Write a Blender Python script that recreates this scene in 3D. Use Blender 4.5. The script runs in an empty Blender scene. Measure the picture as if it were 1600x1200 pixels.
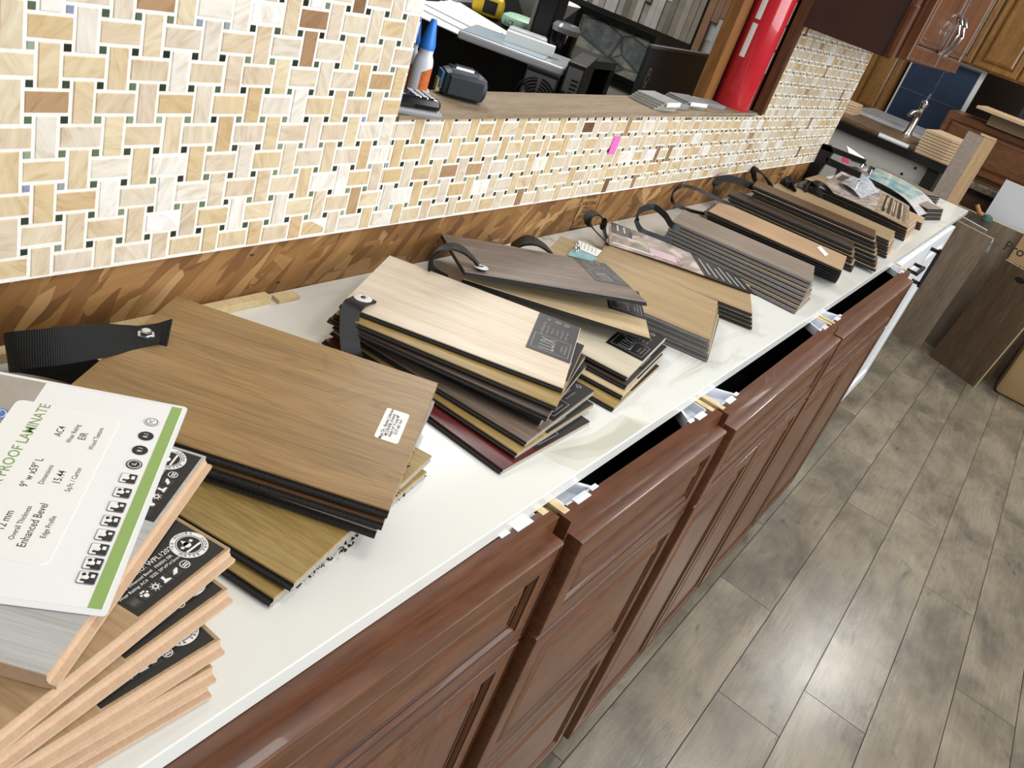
import bpy, bmesh, math, random
from math import sin, cos, pi, radians, atan2, sqrt
from mathutils import Vector, Matrix
random.seed(7)
S = bpy.context.scene
COL = S.collection
TOP = .91                      # counter top height

# ------------------------------------------------------------------ camera
# world: x runs along the counter away from the viewer, y towards the tiled wall, z up
RX = (0.56075951, 0.25083436, -0.78906964)
RY = (-0.76957164, 0.5094876, -0.384944)
RZ = (0.30546401, 0.82310662, 0.47873503)
EYE = Vector((0, 0, 1.435)); FPX = 1308.64
cd = bpy.data.cameras.new('camera'); cam = bpy.data.objects.new('camera', cd); COL.objects.link(cam)
cam.matrix_world = Matrix(((RX[0], RX[1], RX[2], 0), (RY[0], RY[1], RY[2], 0), (RZ[0], RZ[1], RZ[2], EYE.z), (0, 0, 0, 1)))
cd.sensor_width = 36; cd.lens = 36 * FPX / 1600; cd.clip_start = .02; cd.clip_end = 60
S.camera = cam

# ------------------------------------------------------------------ world, lights, exposure
S.view_settings.view_transform = 'Standard'; S.view_settings.look = 'None'
S.view_settings.gamma = 1; S.view_settings.use_curve_mapping = False
S.view_settings.exposure = -.8
wd = bpy.data.worlds.new('world'); S.world = wd; wd.use_nodes = True
bg = wd.node_tree.nodes['Background']; bg.inputs[0].default_value = (.93, .96, 1, 1); bg.inputs[1].default_value = .22
def area(name, loc, sx, sy, power, col=(1, .985, .955), rot=(0, 0, 0)):
    l = bpy.data.lights.new(name, 'AREA'); l.shape = 'RECTANGLE'; l.size = sx; l.size_y = sy; l.energy = power; l.color = col
    o = bpy.data.objects.new(name, l); o.location = loc; o.rotation_euler = rot; COL.objects.link(o); return o
area('ceiling_lamp', (5.85, -.45, 2.8), .42, .42, 58)
area('ceiling_lamp', (3.0, -1.2, 2.8), 1.2, .6, 26)
area('ceiling_lamp', (.7, -.9, 2.8), 1.2, .6, 36)
area('ceiling_lamp', (1.1, .25, 2.8), .5, .5, 16)
area('ceiling_lamp', (3.7, -.25, 2.8), .6, .5, 42)
area('ceiling_lamp', (1.8, 2.3, 2.8), 1.2, .6, 60)
area('ceiling_lamp', (3.4, 2.0, 2.8), 1.2, .6, 45)
# unseen fill light added across the aisle, brightens counter edge, cabinet fronts and tiles
area('aisle_fill_light', (1.6, -3.1, 1.9), 5.0, 1.8, 275, (.95, .975, 1), (radians(78), 0, 0))

# ------------------------------------------------------------------ helpers
def ray(px, py):
    c = (px - 800., 600. - py, -FPX)
    return Vector((sum(a * b for a, b in zip(RX, c)), sum(a * b for a, b in zip(RY, c)), sum(a * b for a, b in zip(RZ, c))))
def atz(px, py, z): d = ray(px, py); return EYE + d * ((z - EYE.z) / d.z)
def aty(px, py, y): d = ray(px, py); return EYE + d * (y / d.y)
def atx(px, py, x): d = ray(px, py); return EYE + d * (x / d.x)

def lin(h):
    h = h.lstrip('#'); o = []
    for i in (0, 2, 4):
        c = int(h[i:i + 2], 16) / 255; o.append(c / 12.92 if c <= .04045 else ((c + .055) / 1.055) ** 2.4)
    return tuple(o) + (1,)
MATS = {}
def nodes(name):
    m = bpy.data.materials.new(name); m.use_nodes = True; nt = m.node_tree
    b = nt.nodes['Principled BSDF']; MATS[name] = m
    return m, nt, b
def N(nt, t, **k):
    n = nt.nodes.new(t)
    for a, v in k.items():
        if a in ('operation', 'blend_type', 'data_type', 'feature', 'distance', 'noise_dimensions', 'voronoi_dimensions', 'wave_type', 'bands_direction', 'interpolation_type', 'wave_profile'): setattr(n, a, v)
        else: n.inputs[a].default_value = v
    return n
def ramp(nt, stops, fac, interp='LINEAR'):
    r = nt.nodes.new('ShaderNodeValToRGB'); e = r.color_ramp.elements; r.color_ramp.interpolation = interp
    while len(e) > 1: e.remove(e[-1])
    e[0].position = stops[0][0]; e[0].color = stops[0][1]
    for p, c in stops[1:]:
        x = e.new(p); x.color = c
    nt.links.new(fac, r.inputs[0]); return r
def coords(nt, scale=(1, 1, 1), rot=(0, 0, 0), loc=(0, 0, 0)):
    t = nt.nodes.new('ShaderNodeTexCoord'); m = nt.nodes.new('ShaderNodeMapping')
    m.inputs['Scale'].default_value = scale; m.inputs['Rotation'].default_value = rot; m.inputs['Location'].default_value = loc
    nt.links.new(t.outputs['Object'], m.inputs['Vector']); return m.outputs[0]
def bump(nt, b, h, s, d=.002):
    n = nt.nodes.new('ShaderNodeBump'); n.inputs['Strength'].default_value = s; n.inputs['Distance'].default_value = d
    nt.links.new(h, n.inputs['Height']); nt.links.new(n.outputs[0], b.inputs['Normal'])
def plain(name, col, rough=.5, metal=0, spec=.5, noise=0, nscale=40, bmp=0, coat=0, trans=0, emit=None):
    if name in MATS: return MATS[name]
    m, nt, b = nodes(name); c = lin(col)
    b.inputs['Base Color'].default_value = c; b.inputs['Roughness'].default_value = rough; b.inputs['Metallic'].default_value = metal
    b.inputs['Specular IOR Level'].default_value = spec; b.inputs['Coat Weight'].default_value = coat; b.inputs['Transmission Weight'].default_value = trans
    if noise or bmp:
        n = N(nt, 'ShaderNodeTexNoise', Scale=nscale, Detail=4.0); nt.links.new(coords(nt), n.inputs['Vector'])
        if noise:
            lo = tuple(x * (1 - noise) for x in c[:3]) + (1,); hi = tuple(min(1, x * (1 + noise)) for x in c[:3]) + (1,)
            r = ramp(nt, [(.3, lo), (.7, hi)], n.outputs['Fac']); nt.links.new(r.outputs[0], b.inputs['Base Color'])
        if bmp: bump(nt, b, n.outputs['Fac'], bmp)
    return m
def wood(name, dark, mid, light, rough=.45, sx=2.2, sy=38, rings=.35, axis=0, bmp=.15, coat=0, spec=.5, warp=.35):
    """grain running along local x (axis 0), y (1) or z (2)"""
    if name in MATS: return MATS[name]
    m, nt, b = nodes(name)
    sc = [sy, sy, sy]; sc[axis] = sx
    n = N(nt, 'ShaderNodeTexNoise', Scale=1.0, Detail=5.0, Roughness=.55, Distortion=warp); nt.links.new(coords(nt, sc), n.inputs['Vector'])
    f = 7.5; scf = [sy * f] * 3; scf[axis] = sx * 9
    nf = N(nt, 'ShaderNodeTexNoise', Scale=1.0, Detail=3.0, Roughness=.6, Distortion=.2); nt.links.new(coords(nt, scf), nf.inputs['Vector'])
    sc2 = [11, 11, 11]; sc2[axis] = 2.6
    n2 = N(nt, 'ShaderNodeTexNoise', Scale=1.0, Detail=1.5, Roughness=.4, Distortion=.9); nt.links.new(coords(nt, sc2, loc=(3.1, 1.7, 0)), n2.inputs['Vector'])
    sn = N(nt, 'ShaderNodeMath', operation='MULTIPLY'); sn.inputs[1].default_value = 95; nt.links.new(n2.outputs['Fac'], sn.inputs[0])
    si = N(nt, 'ShaderNodeMath', operation='SINE'); nt.links.new(sn.outputs[0], si.inputs[0])
    pw = N(nt, 'ShaderNodeMath', operation='SMOOTH_MIN'); pw.inputs[1].default_value = -.55; pw.inputs[2].default_value = .3; nt.links.new(si.outputs[0], pw.inputs[0])
    a1 = N(nt, 'ShaderNodeMath', operation='MULTIPLY_ADD'); a1.inputs[1].default_value = .55; nt.links.new(nf.outputs['Fac'], a1.inputs[0])
    a0 = N(nt, 'ShaderNodeMath', operation='MULTIPLY_ADD'); a0.inputs[1].default_value = .5; a0.inputs[2].default_value = -.02; nt.links.new(n.outputs['Fac'], a0.inputs[0]); nt.links.new(a0.outputs[0], a1.inputs[2])
    ml = N(nt, 'ShaderNodeMath', operation='MULTIPLY_ADD'); ml.inputs[1].default_value = .13 * rings; nt.links.new(pw.outputs[0], ml.inputs[0]); nt.links.new(a1.outputs[0], ml.inputs[2])
    r = ramp(nt, [(.30, lin(dark)), (.5, lin(mid)), (.68, lin(light))], ml.outputs[0])
    nt.links.new(r.outputs[0], b.inputs['Base Color'])
    b.inputs['Roughness'].default_value = rough; b.inputs['Coat Weight'].default_value = coat; b.inputs['Specular IOR Level'].default_value = spec
    bump(nt, b, ml.outputs[0], bmp, .001)
    return m

class MB:
    def __init__(s): s.v = []; s.f = []; s.m = []
    def add(s, vs, fs, mi=0, M=None):
        o = len(s.v)
        for p in vs:
            p = Vector(p); s.v.append(tuple(M @ p) if M is not None else tuple(p))
        for f in fs: s.f.append(tuple(o + i for i in f)); s.m.append(mi)
        return s
    def box(s, a, b, mi=0, M=None, bev=0):
        (x0, y0, z0), (x1, y1, z1) = a, b
        if bev:
            bm = bmesh.new(); bmesh.ops.create_cube(bm, size=1)
            for v in bm.verts: v.co = Vector(((x0 + x1) / 2 + v.co.x * (x1 - x0), (y0 + y1) / 2 + v.co.y * (y1 - y0), (z0 + z1) / 2 + v.co.z * (z1 - z0)))
            bmesh.ops.bevel(bm, geom=bm.edges[:], offset=bev, segments=2, affect='EDGES', profile=.5)
            bm.verts.index_update(); s.add([v.co[:] for v in bm.verts], [[v.index for v in f.verts] for f in bm.faces], mi, M); bm.free(); return s
        vs = [(x0, y0, z0), (x1, y0, z0), (x1, y1, z0), (x0, y1, z0), (x0, y0, z1), (x1, y0, z1), (x1, y1, z1), (x0, y1, z1)]
        return s.add(vs, [(0, 3, 2, 1), (4, 5, 6, 7), (0, 1, 5, 4), (1, 2, 6, 5), (2, 3, 7, 6), (3, 0, 4, 7)], mi, M)
    def prism(s, pts, d, mi=0, mside=None, M=None):
        """polygon pts (3D) extruded by vector d"""
        n = len(pts); d = Vector(d); a = [Vector(p) for p in pts]; vs = a + [p + d for p in a]
        s.add(vs, [tuple(range(n))[::-1], tuple(range(n, 2 * n))], mi, M)
        o = len(s.v) - 2 * n
        for i in range(n):
            s.f.append((o + i, o + (i + 1) % n, o + n + (i + 1) % n, o + n + i)); s.m.append(mi if mside is None else mside)
        return s
    def lathe(s, prof, mi=0, seg=32, M=None, mis=None):
        vs = []; fs = []; n = len(prof)
        for r, z in prof:
            for k in range(seg): vs.append((r * cos(2 * pi * k / seg), r * sin(2 * pi * k / seg), z))
        o = len(s.v); s.add(vs, [], mi, M)
        for i in range(n - 1):
            for k in range(seg):
                s.f.append((o + i * seg + k, o + i * seg + (k + 1) % seg, o + (i + 1) * seg + (k + 1) % seg, o + (i + 1) * seg + k)); s.m.append(mis[i] if mis else mi)
        s.f.append(tuple(o + k for k in range(seg))[::-1]); s.m.append(mis[0] if mis else mi)
        s.f.append(tuple(o + (n - 1) * seg + k for k in range(seg))); s.m.append(mis[-1] if mis else mi)
        return s
    def tube(s, pts, r, mi=0, seg=8):
        pts = [Vector(p) for p in pts]; o = len(s.v); n = len(pts); up = Vector((0.13, .21, .97))
        for i, p in enumerate(pts):
            t = (pts[min(i + 1, n - 1)] - pts[max(i - 1, 0)]).normalized(); a = t.cross(up)
            if a.length < .1: a = t.cross(Vector((1, 0, 0)))
            a.normalize(); b = t.cross(a); rr = r[i] if isinstance(r, (list, tuple)) else r
            for k in range(seg): s.v.append(tuple(p + a * rr * cos(2 * pi * k / seg) + b * rr * sin(2 * pi * k / seg)))
        for i in range(n - 1):
            for k in range(seg): s.f.append((o + i * seg + k, o + i * seg + (k + 1) % seg, o + (i + 1) * seg + (k + 1) % seg, o + (i + 1) * seg + k)); s.m.append(mi)
        s.f.append(tuple(o + k for k in range(seg))); s.m.append(mi); s.f.append(tuple(o + (n - 1) * seg + k for k in range(seg))[::-1]); s.m.append(mi)
        return s
    def ribbon(s, ctrl, width, th, mi=0, sub=8):
        """ctrl: list of (point, width direction); smooth strap of rectangular section"""
        P = [Vector(c[0]) for c in ctrl]; W = [Vector(c[1]).normalized() for c in ctrl]; pts = []; ws = []
        for i in range(len(P) - 1):
            a, b, c, d = P[max(i - 1, 0)], P[i], P[i + 1], P[min(i + 2, len(P) - 1)]
            for k in range(sub):
                t = k / sub
                pts.append(.5 * ((2 * b) + (c - a) * t + (2 * a - 5 * b + 4 * c - d) * t * t + (3 * b - a - 3 * c + d) * t ** 3)); ws.append(W[i].lerp(W[i + 1], t))
        pts.append(P[-1]); ws.append(W[-1]); o = len(s.v); n = len(pts)
        for i, p in enumerate(pts):
            t = (pts[min(i + 1, n - 1)] - pts[max(i - 1, 0)]).normalized(); w = (ws[i] - t * ws[i].dot(t)).normalized(); nn = t.cross(w)
            for a, b in ((-1, -1), (1, -1), (1, 1), (-1, 1)): s.v.append(tuple(p + w * a * width / 2 + nn * b * th / 2))
        for i in range(n - 1):
            for k in range(4): s.f.append((o + i * 4 + k, o + i * 4 + (k + 1) % 4, o + i * 4 + 4 + (k + 1) % 4, o + i * 4 + 4 + k)); s.m.append(mi)
        s.f.append((o, o + 3, o + 2, o + 1)); s.m.append(mi); e = o + 4 * (n - 1); s.f.append((e, e + 1, e + 2, e + 3)); s.m.append(mi)
        return s
    def text(s, body, size, mi, M, ax='CENTER', ay='CENTER', sxy=(1, 1), depth=0):
        vs, fs = glyphs(body, ax, ay)
        K = M @ Matrix.Diagonal((size * sxy[0], size * sxy[1], 1, 1)); return s.add(vs, fs, mi, K)
    def build(s, name, mats, parent=None, loc=(0, 0, 0), rot=(0, 0, 0), smooth=False, mw=None):
        me = bpy.data.meshes.new(name); me.from_pydata(s.v, [], s.f)
        if not isinstance(mats, (list, tuple)): mats = [mats]
        for m in mats: me.materials.append(m)
        me.polygons.foreach_set('material_index', s.m)
        if smooth:
            me.polygons.foreach_set('use_smooth', [True] * len(s.f))
            try: me.set_sharp_from_angle(angle=radians(38))
            except Exception: pass
        me.update()
        o = bpy.data.objects.new(name, me); COL.objects.link(o); o.location = loc; o.rotation_euler = rot
        if mw is not None: o.matrix_local = mw
        if parent: o.parent = parent
        return o
_G = {}
def glyphs(body, ax, ay):
    k = (body, ax, ay)
    if k not in _G:
        c = bpy.data.curves.new('t', 'FONT'); c.body = body; c.size = 1; c.align_x = ax; c.align_y = ay; c.resolution_u = 2; c.offset = .005
        o = bpy.data.objects.new('t', c); me = bpy.data.meshes.new_from_object(o)
        _G[k] = ([v.co[:] for v in me.vertices], [tuple(p.vertices) for p in me.polygons]); bpy.data.objects.remove(o); bpy.data.curves.remove(c); bpy.data.meshes.remove(me)
    return _G[k]
def tag(o, label=None, cat=None, group=None, kind=None):
    if label: o['label'] = label
    if cat: o['category'] = cat
    if group: o['group'] = group
    if kind: o['kind'] = kind
    return o
def thing(name, label, cat, loc=(0, 0, 0), rz=0, group=None):
    o = bpy.data.objects.new(name, None); COL.objects.link(o); o.location = loc; o.rotation_euler = (0, 0, rz); o.empty_display_size = .05
    return tag(o, label, cat, group)
def tree_copy(o, parent=None):
    c = o.copy(); COL.objects.link(c)
    if parent: c.parent = parent
    for ch in list(o.children): tree_copy(ch, c)
    return c
def frame(origin, ux, uy):
    ux = Vector(ux).normalized(); uy = Vector(uy); uy = (uy - ux * uy.dot(ux)).normalized(); uz = ux.cross(uy)
    return Matrix(((ux.x, uy.x, uz.x, origin[0]), (ux.y, uy.y, uz.y, origin[1]), (ux.z, uy.z, uz.z, origin[2]), (0, 0, 0, 1)))
def disc(mb, c, r, mi, M, seg=16, r0=0):
    vs = [(c[0] + r * cos(2 * pi * k / seg), c[1] + r * sin(2 * pi * k / seg), c[2]) for k in range(seg)]
    if not r0: mb.add(vs, [tuple(range(seg))], mi, M)
    else:
        vs += [(c[0] + r0 * cos(2 * pi * k / seg), c[1] + r0 * sin(2 * pi * k / seg), c[2]) for k in range(seg)]
        mb.add(vs, [(k, (k + 1) % seg, seg + (k + 1) % seg, seg + k) for k in range(seg)], mi, M)
def rrect(mb, x0, y0, x1, y1, r, z, mi, M, th=0):
    vs = []
    for cx, cy, a in ((x1 - r, y1 - r, 0), (x0 + r, y1 - r, 90), (x0 + r, y0 + r, 180), (x1 - r, y0 + r, 270)):
        for k in range(5): q = radians(a + k * 22.5); vs.append((cx + r * cos(q), cy + r * sin(q), z))
    if th: mb.prism(vs, (0, 0, th), mi, M=M)
    else: mb.add(vs, [tuple(range(len(vs)))], mi, M)

# ------------------------------------------------------------------ materials
def counter_mat():
    m, nt, b = nodes('quartz')
    v = coords(nt, (1.5, 3.2, 1), (0, 0, .55))
    n = N(nt, 'ShaderNodeTexNoise', Scale=1.3, Detail=5.0, Roughness=.55, Distortion=1.4); nt.links.new(v, n.inputs['Vector'])
    s = N(nt, 'ShaderNodeMath', operation='SUBTRACT'); s.inputs[1].default_value = .5; nt.links.new(n.outputs['Fac'], s.inputs[0])
    a = N(nt, 'ShaderNodeMath', operation='ABSOLUTE'); nt.links.new(s.outputs[0], a.inputs[0])
    vein = ramp(nt, [(0, (1, 1, 1, 1)), (.012, (.5, .5, .5, 1)), (.035, (0, 0, 0, 1))], a.outputs[0])
    n2 = N(nt, 'ShaderNodeTexNoise', Scale=2.3, Detail=3.0); nt.links.new(coords(nt, loc=(5, 2, 0)), n2.inputs['Vector'])
    gate = ramp(nt, [(.5, (0, 0, 0, 1)), (.66, (1, 1, 1, 1))], n2.outputs['Fac'])
    mul = N(nt, 'ShaderNodeMath', operation='MULTIPLY'); nt.links.new(vein.outputs[0], mul.inputs[0]); nt.links.new(gate.outputs[0], mul.inputs[1])
    mx = N(nt, 'ShaderNodeMix', data_type='RGBA'); mx.inputs[6].default_value = lin('#e4e5df'); mx.inputs[7].default_value = lin('#bdbaaa')
    nt.links.new(mul.outputs[0], mx.inputs[0]); nt.links.new(mx.outputs[2], b.inputs['Base Color'])
    b.inputs['Roughness'].default_value = .16; return m
M_COUNTER = counter_mat()
M_VEIN = plain('quartz_vein', '#c4c3b4', .16, noise=.08, nscale=25)

def osb_mat():
    m, nt, b = nodes('strand_board'); prev = None
    for i, (ang, off, sx, sz) in enumerate(((.5, 0, 9, 50), (-.6, 3, 8, 42), (1.0, 7, 10, 52), (.15, 11, 9, 46), (.8, 17, 14, 70))):
        v = coords(nt, (1, 1, 1), (0, ang, 0), (off, 0, off))
        w = N(nt, 'ShaderNodeTexNoise', Scale=5.0, Detail=2.0); nt.links.new(v, w.inputs['Vector'])
        wa = N(nt, 'ShaderNodeMix', data_type='RGBA'); wa.inputs[0].default_value = .06; nt.links.new(v, wa.inputs[6]); nt.links.new(w.outputs['Color'], wa.inputs[7])
        sc = N(nt, 'ShaderNodeMapping'); sc.inputs['Scale'].default_value = (sx, 0, sz); nt.links.new(wa.outputs[2], sc.inputs['Vector'])
        vo = N(nt, 'ShaderNodeTexVoronoi', feature='F1', Scale=1.0, Randomness=1.0); nt.links.new(sc.outputs[0], vo.inputs['Vector'])
        sp = N(nt, 'ShaderNodeSeparateColor'); nt.links.new(vo.outputs['Color'], sp.inputs[0])
        c = ramp(nt, [(0, lin('#6b4620')), (.25, lin('#84592b')), (.6, lin('#976b38')), (.85, lin('#a77c48')), (1, lin('#bc9562'))], sp.outputs['Red'])
        g = N(nt, 'ShaderNodeTexNoise', Scale=1.0, Detail=4.0); gm = N(nt, 'ShaderNodeMapping'); gm.inputs['Scale'].default_value = (14, 0, 260); nt.links.new(v, gm.inputs['Vector']); nt.links.new(gm.outputs[0], g.inputs['Vector'])
        gr = ramp(nt, [(.3, (.62, .62, .62, 1)), (.7, (1.0, 1.0, 1.0, 1))], g.outputs['Fac'])
        mu = N(nt, 'ShaderNodeMix', data_type='RGBA', blend_type='MULTIPLY'); mu.inputs[0].default_value = .55; nt.links.new(c.outputs[0], mu.inputs[6]); nt.links.new(gr.outputs[0], mu.inputs[7])
        if prev is None: prev = mu.outputs[2]
        else:
            th = ramp(nt, [(.55, (0, 0, 0, 1)), (.56, (1, 1, 1, 1))], sp.outputs['Green'])
            mx = N(nt, 'ShaderNodeMix', data_type='RGBA'); nt.links.new(th.outputs[0], mx.inputs[0]); nt.links.new(prev, mx.inputs[6]); nt.links.new(mu.outputs[2], mx.inputs[7]); prev = mx.outputs[2]
    kn = N(nt, 'ShaderNodeTexVoronoi', feature='F1', Scale=13.0); nt.links.new(coords(nt, (1, 0, 2.2)), kn.inputs['Vector'])
    k = ramp(nt, [(.035, (.16, .09, .04, 1)), (.06, (1, 1, 1, 1))], kn.outputs['Distance'])
    mk = N(nt, 'ShaderNodeMix', data_type='RGBA', blend_type='MULTIPLY'); mk.inputs[0].default_value = 1; nt.links.new(prev, mk.inputs[6]); nt.links.new(k.outputs[0], mk.inputs[7])
    nt.links.new(mk.outputs[2], b.inputs['Base Color']); b.inputs['Roughness'].default_value = .6
    bw = N(nt, 'ShaderNodeRGBToBW'); nt.links.new(mk.outputs[2], bw.inputs[0]); bump(nt, b, bw.outputs[0], .35, .003)
    return m
M_OSB = osb_mat()

def onyx_mat():
    m, nt, b = nodes('onyx_tile'); g = nt.nodes.new('ShaderNodeNewGeometry'); r = g.outputs['Random Per Island']
    base = ramp(nt, [(0, lin('#715440')), (.010, lin('#8f6f52')), (.022, lin('#b59470')), (.05, lin('#d3b78c')), (.18, lin('#dcc69e')), (.36, lin('#decba8')), (.5, lin('#ddcdb6')), (.64, lin('#e2d6c4')), (.76, lin('#e4d4b2')), (.86, lin('#e3dacd')), (.94, lin('#eee8dc')), (1, lin('#f8f7f4'))], r)
    off = N(nt, 'ShaderNodeMath', operation='MULTIPLY'); off.inputs[1].default_value = 97; nt.links.new(r, off.inputs[0])
    rot = N(nt, 'ShaderNodeMath', operation='MULTIPLY'); rot.inputs[1].default_value = 37; nt.links.new(r, rot.inputs[0])
    t = nt.nodes.new('ShaderNodeTexCoord'); vr = nt.nodes.new('ShaderNodeVectorRotate'); vr.rotation_type = 'Y_AXIS'; nt.links.new(t.outputs['Object'], vr.inputs['Vector']); nt.links.new(rot.outputs[0], vr.inputs['Angle'])
    mp = nt.nodes.new('ShaderNodeMapping'); mp.inputs['Scale'].default_value = (26, 26, 95); nt.links.new(vr.outputs[0], mp.inputs['Vector'])
    n = N(nt, 'ShaderNodeTexNoise', noise_dimensions='4D', Scale=1.0, Detail=5.0, Roughness=.55, Distortion=1.1); nt.links.new(mp.outputs[0], n.inputs['Vector']); nt.links.new(off.outputs[0], n.inputs['W'])
    v = ramp(nt, [(.3, (.76, .68, .58, 1)), (.5, (.93, .92, .90, 1)), (.72, (1.06, 1.06, 1.08, 1))], n.outputs['Fac'])
    mu = N(nt, 'ShaderNodeMix', data_type='RGBA', blend_type='MULTIPLY'); mu.inputs[0].default_value = .95; nt.links.new(base.outputs[0], mu.inputs[6]); nt.links.new(v.outputs[0], mu.inputs[7])
    nt.links.new(mu.outputs[2], b.inputs['Base Color']); b.inputs['Roughness'].default_value = .22; bump(nt, b, n.outputs['Fac'], .08, .001); return m
def dot_mat():
    m, nt, b = nodes('green_dot'); g = nt.nodes.new('ShaderNodeNewGeometry')
    c = ramp(nt, [(0, lin('#20261f')), (.35, lin('#33402f')), (.6, lin('#4f6049')), (.8, lin('#77866a')), (.93, lin('#9aa792')), (1, lin('#8e94b4'))], g.outputs['Random Per Island'])
    nt.links.new(c.outputs[0], b.inputs['Base Color']); b.inputs['Roughness'].default_value = .2; return m
M_ONYX = onyx_mat(); M_DOT = dot_mat()
M_GROUT = plain('grout', '#f3f0e8', .9, noise=.06, nscale=300, bmp=.4)

def floor_mat():
    m, nt, b = nodes('grey_plank'); g = nt.nodes.new('ShaderNodeNewGeometry'); r = g.outputs['Random Per Island']
    off = N(nt, 'ShaderNodeMath', operation='MULTIPLY'); off.inputs[1].default_value = 60; nt.links.new(r, off.inputs[0])
    def nz(sc, det, dist, rough=.6):
        n = N(nt, 'ShaderNodeTexNoise', noise_dimensions='4D', Scale=1.0, Detail=det, Roughness=rough, Distortion=dist)
        nt.links.new(coords(nt, sc), n.inputs['Vector']); nt.links.new(off.outputs[0], n.inputs['W']); return n.outputs['Fac']
    a = nz((3.0, 7, 1), 6., .5); f = nz((9, 120, 1), 5., .4); k = nz((7, 16, 1), 3., .6)
    c = ramp(nt, [(.25, lin('#575148')), (.42, lin('#787062')), (.55, lin('#8d8472')), (.66, lin('#998f7e')), (.8, lin('#a89d86'))], a)
    fr = ramp(nt, [(.3, (.80, .80, .80, 1)), (.62, (1.05, 1.05, 1.04, 1))], f)
    kr = ramp(nt, [(.26, (.42, .42, .43, 1)), (.38, (1, 1, 1, 1))], k)
    m1 = N(nt, 'ShaderNodeMix', data_type='RGBA', blend_type='MULTIPLY'); m1.inputs[0].default_value = .8; nt.links.new(c.outputs[0], m1.inputs[6]); nt.links.new(fr.outputs[0], m1.inputs[7])
    m2 = N(nt, 'ShaderNodeMix', data_type='RGBA', blend_type='MULTIPLY'); m2.inputs[0].default_value = .8; nt.links.new(m1.outputs[2], m2.inputs[6]); nt.links.new(kr.outputs[0], m2.inputs[7])
    pr = ramp(nt, [(0, (.82, .82, .82, 1)), (1, (1.02, 1.02, 1.02, 1))], r)
    m3 = N(nt, 'ShaderNodeMix', data_type='RGBA', blend_type='MULTIPLY'); m3.inputs[0].default_value = 1; nt.links.new(m2.outputs[2], m3.inputs[6]); nt.links.new(pr.outputs[0], m3.inputs[7])
    nt.links.new(m3.outputs[2], b.inputs['Base Color']); b.inputs['Roughness'].default_value = .25
    rg = nz((14, 60, 1), 3., 2.5); bump(nt, b, rg, .32, .001); return m
M_FLOOR = floor_mat()
M_SEAM = plain('plank_seam', '#1f1c19', .8)

CHERRY = wood('cherry', '#4b2915', '#623a22', '#764a2e', rough=.36, sx=2, sy=16, rings=.12, bmp=.04, coat=.22)
CHERRYV = wood('cherry_upright', '#4b2915', '#623a22', '#764a2e', rough=.36, sx=2, sy=16, rings=.12, axis=2, bmp=.04, coat=.22)
GLAZE = plain('dark_glaze', '#3a1d12', .35, noise=.2)
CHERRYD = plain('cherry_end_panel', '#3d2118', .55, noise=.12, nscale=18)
HONEY = wood('honey_maple', '#6e4a20', '#8d6431', '#a27a42', rough=.35, axis=2, sx=2.5, sy=22, coat=.2)
HONEYG = plain('honey_glaze', '#4a2d12', .5)
BROWNC = wood('brown_cabinet', '#4d2f1a', '#6b4225', '#7d5231', rough=.4, axis=1, sx=2.5, sy=22)
BLACK = plain('black_plastic', '#0d0d0e', .4)
BLACKM = plain('black_metal', '#111112', .38, metal=.2)
DARKIN = plain('inside_shade_black', '#0c0a09', .95)  # near-black, the shade inside the cabinets is put into the colour
WHITEP = plain('white_plastic', '#e2e6ee', .35)
WHITEC = plain('white_paint', '#e6e8ea', .35)
CLEAT = wood('pine_cleat', '#cdb382', '#dcc698', '#e8d6ac', sx=8, sy=80, axis=1)
LEATHER = plain('black_leather', '#0c0c0d', .46, spec=.35, bmp=.15, nscale=240)
def web_mat():
    m, nt, b = nodes('webbing'); w = N(nt, 'ShaderNodeTexWave', wave_type='BANDS', Scale=160.0, Distortion=1.5, Detail=1.0); nt.links.new(coords(nt, (1, 1, 1), (0, 0, .4)), w.inputs['Vector'])
    c = ramp(nt, [(0, lin('#060607')), (1, lin('#161618'))], w.outputs['Fac']); nt.links.new(c.outputs[0], b.inputs['Base Color']); b.inputs['Roughness'].default_value = .8; bump(nt, b, w.outputs['Fac'], .6, .001); return m
WEB = web_mat()
SHEEN = plain('bright_rivet', '#e2e2e4', .38, metal=.35)
CHROME = plain('chrome', '#d8d9dc', .16, metal=1)
NICKEL = plain('nickel', '#c9c4ba', .28, metal=1)
PAPER = plain('white_paper', '#f2f2f0', .55)
GLOSSP = plain('glossy_paper', '#f0f1f2', .15)
EDGE_D = plain('dark_foam_edge', '#211f1e', .85, noise=.3, nscale=400, bmp=.6)
EDGE_K = plain('black_edge', '#1b1a19', .7, noise=.25, nscale=300)
EDGE_G = plain('grey_edge', '#6f7072', .6, noise=.12, nscale=200)
EDGE_L = plain('light_cut_edge', '#a29a8e', .75, noise=.12, nscale=300)
EDGE_P = wood('fibreboard_edge', '#bf9f82', '#c9ab8d', '#d1b497', sx=20, sy=60, rough=.8)
LBL_K = plain('black_label', '#121111', .5)
LBL_G = plain('charcoal_label', '#3a3b3c', .42)
INK = plain('black_ink', '#1a1a1c', .6)
INKW = plain('white_ink', '#e8e8e8', .5)
INKG = plain('grey_ink', '#9a9a9c', .5)
GREEN = plain('green_ink', '#7ea05a', .4)

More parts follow.
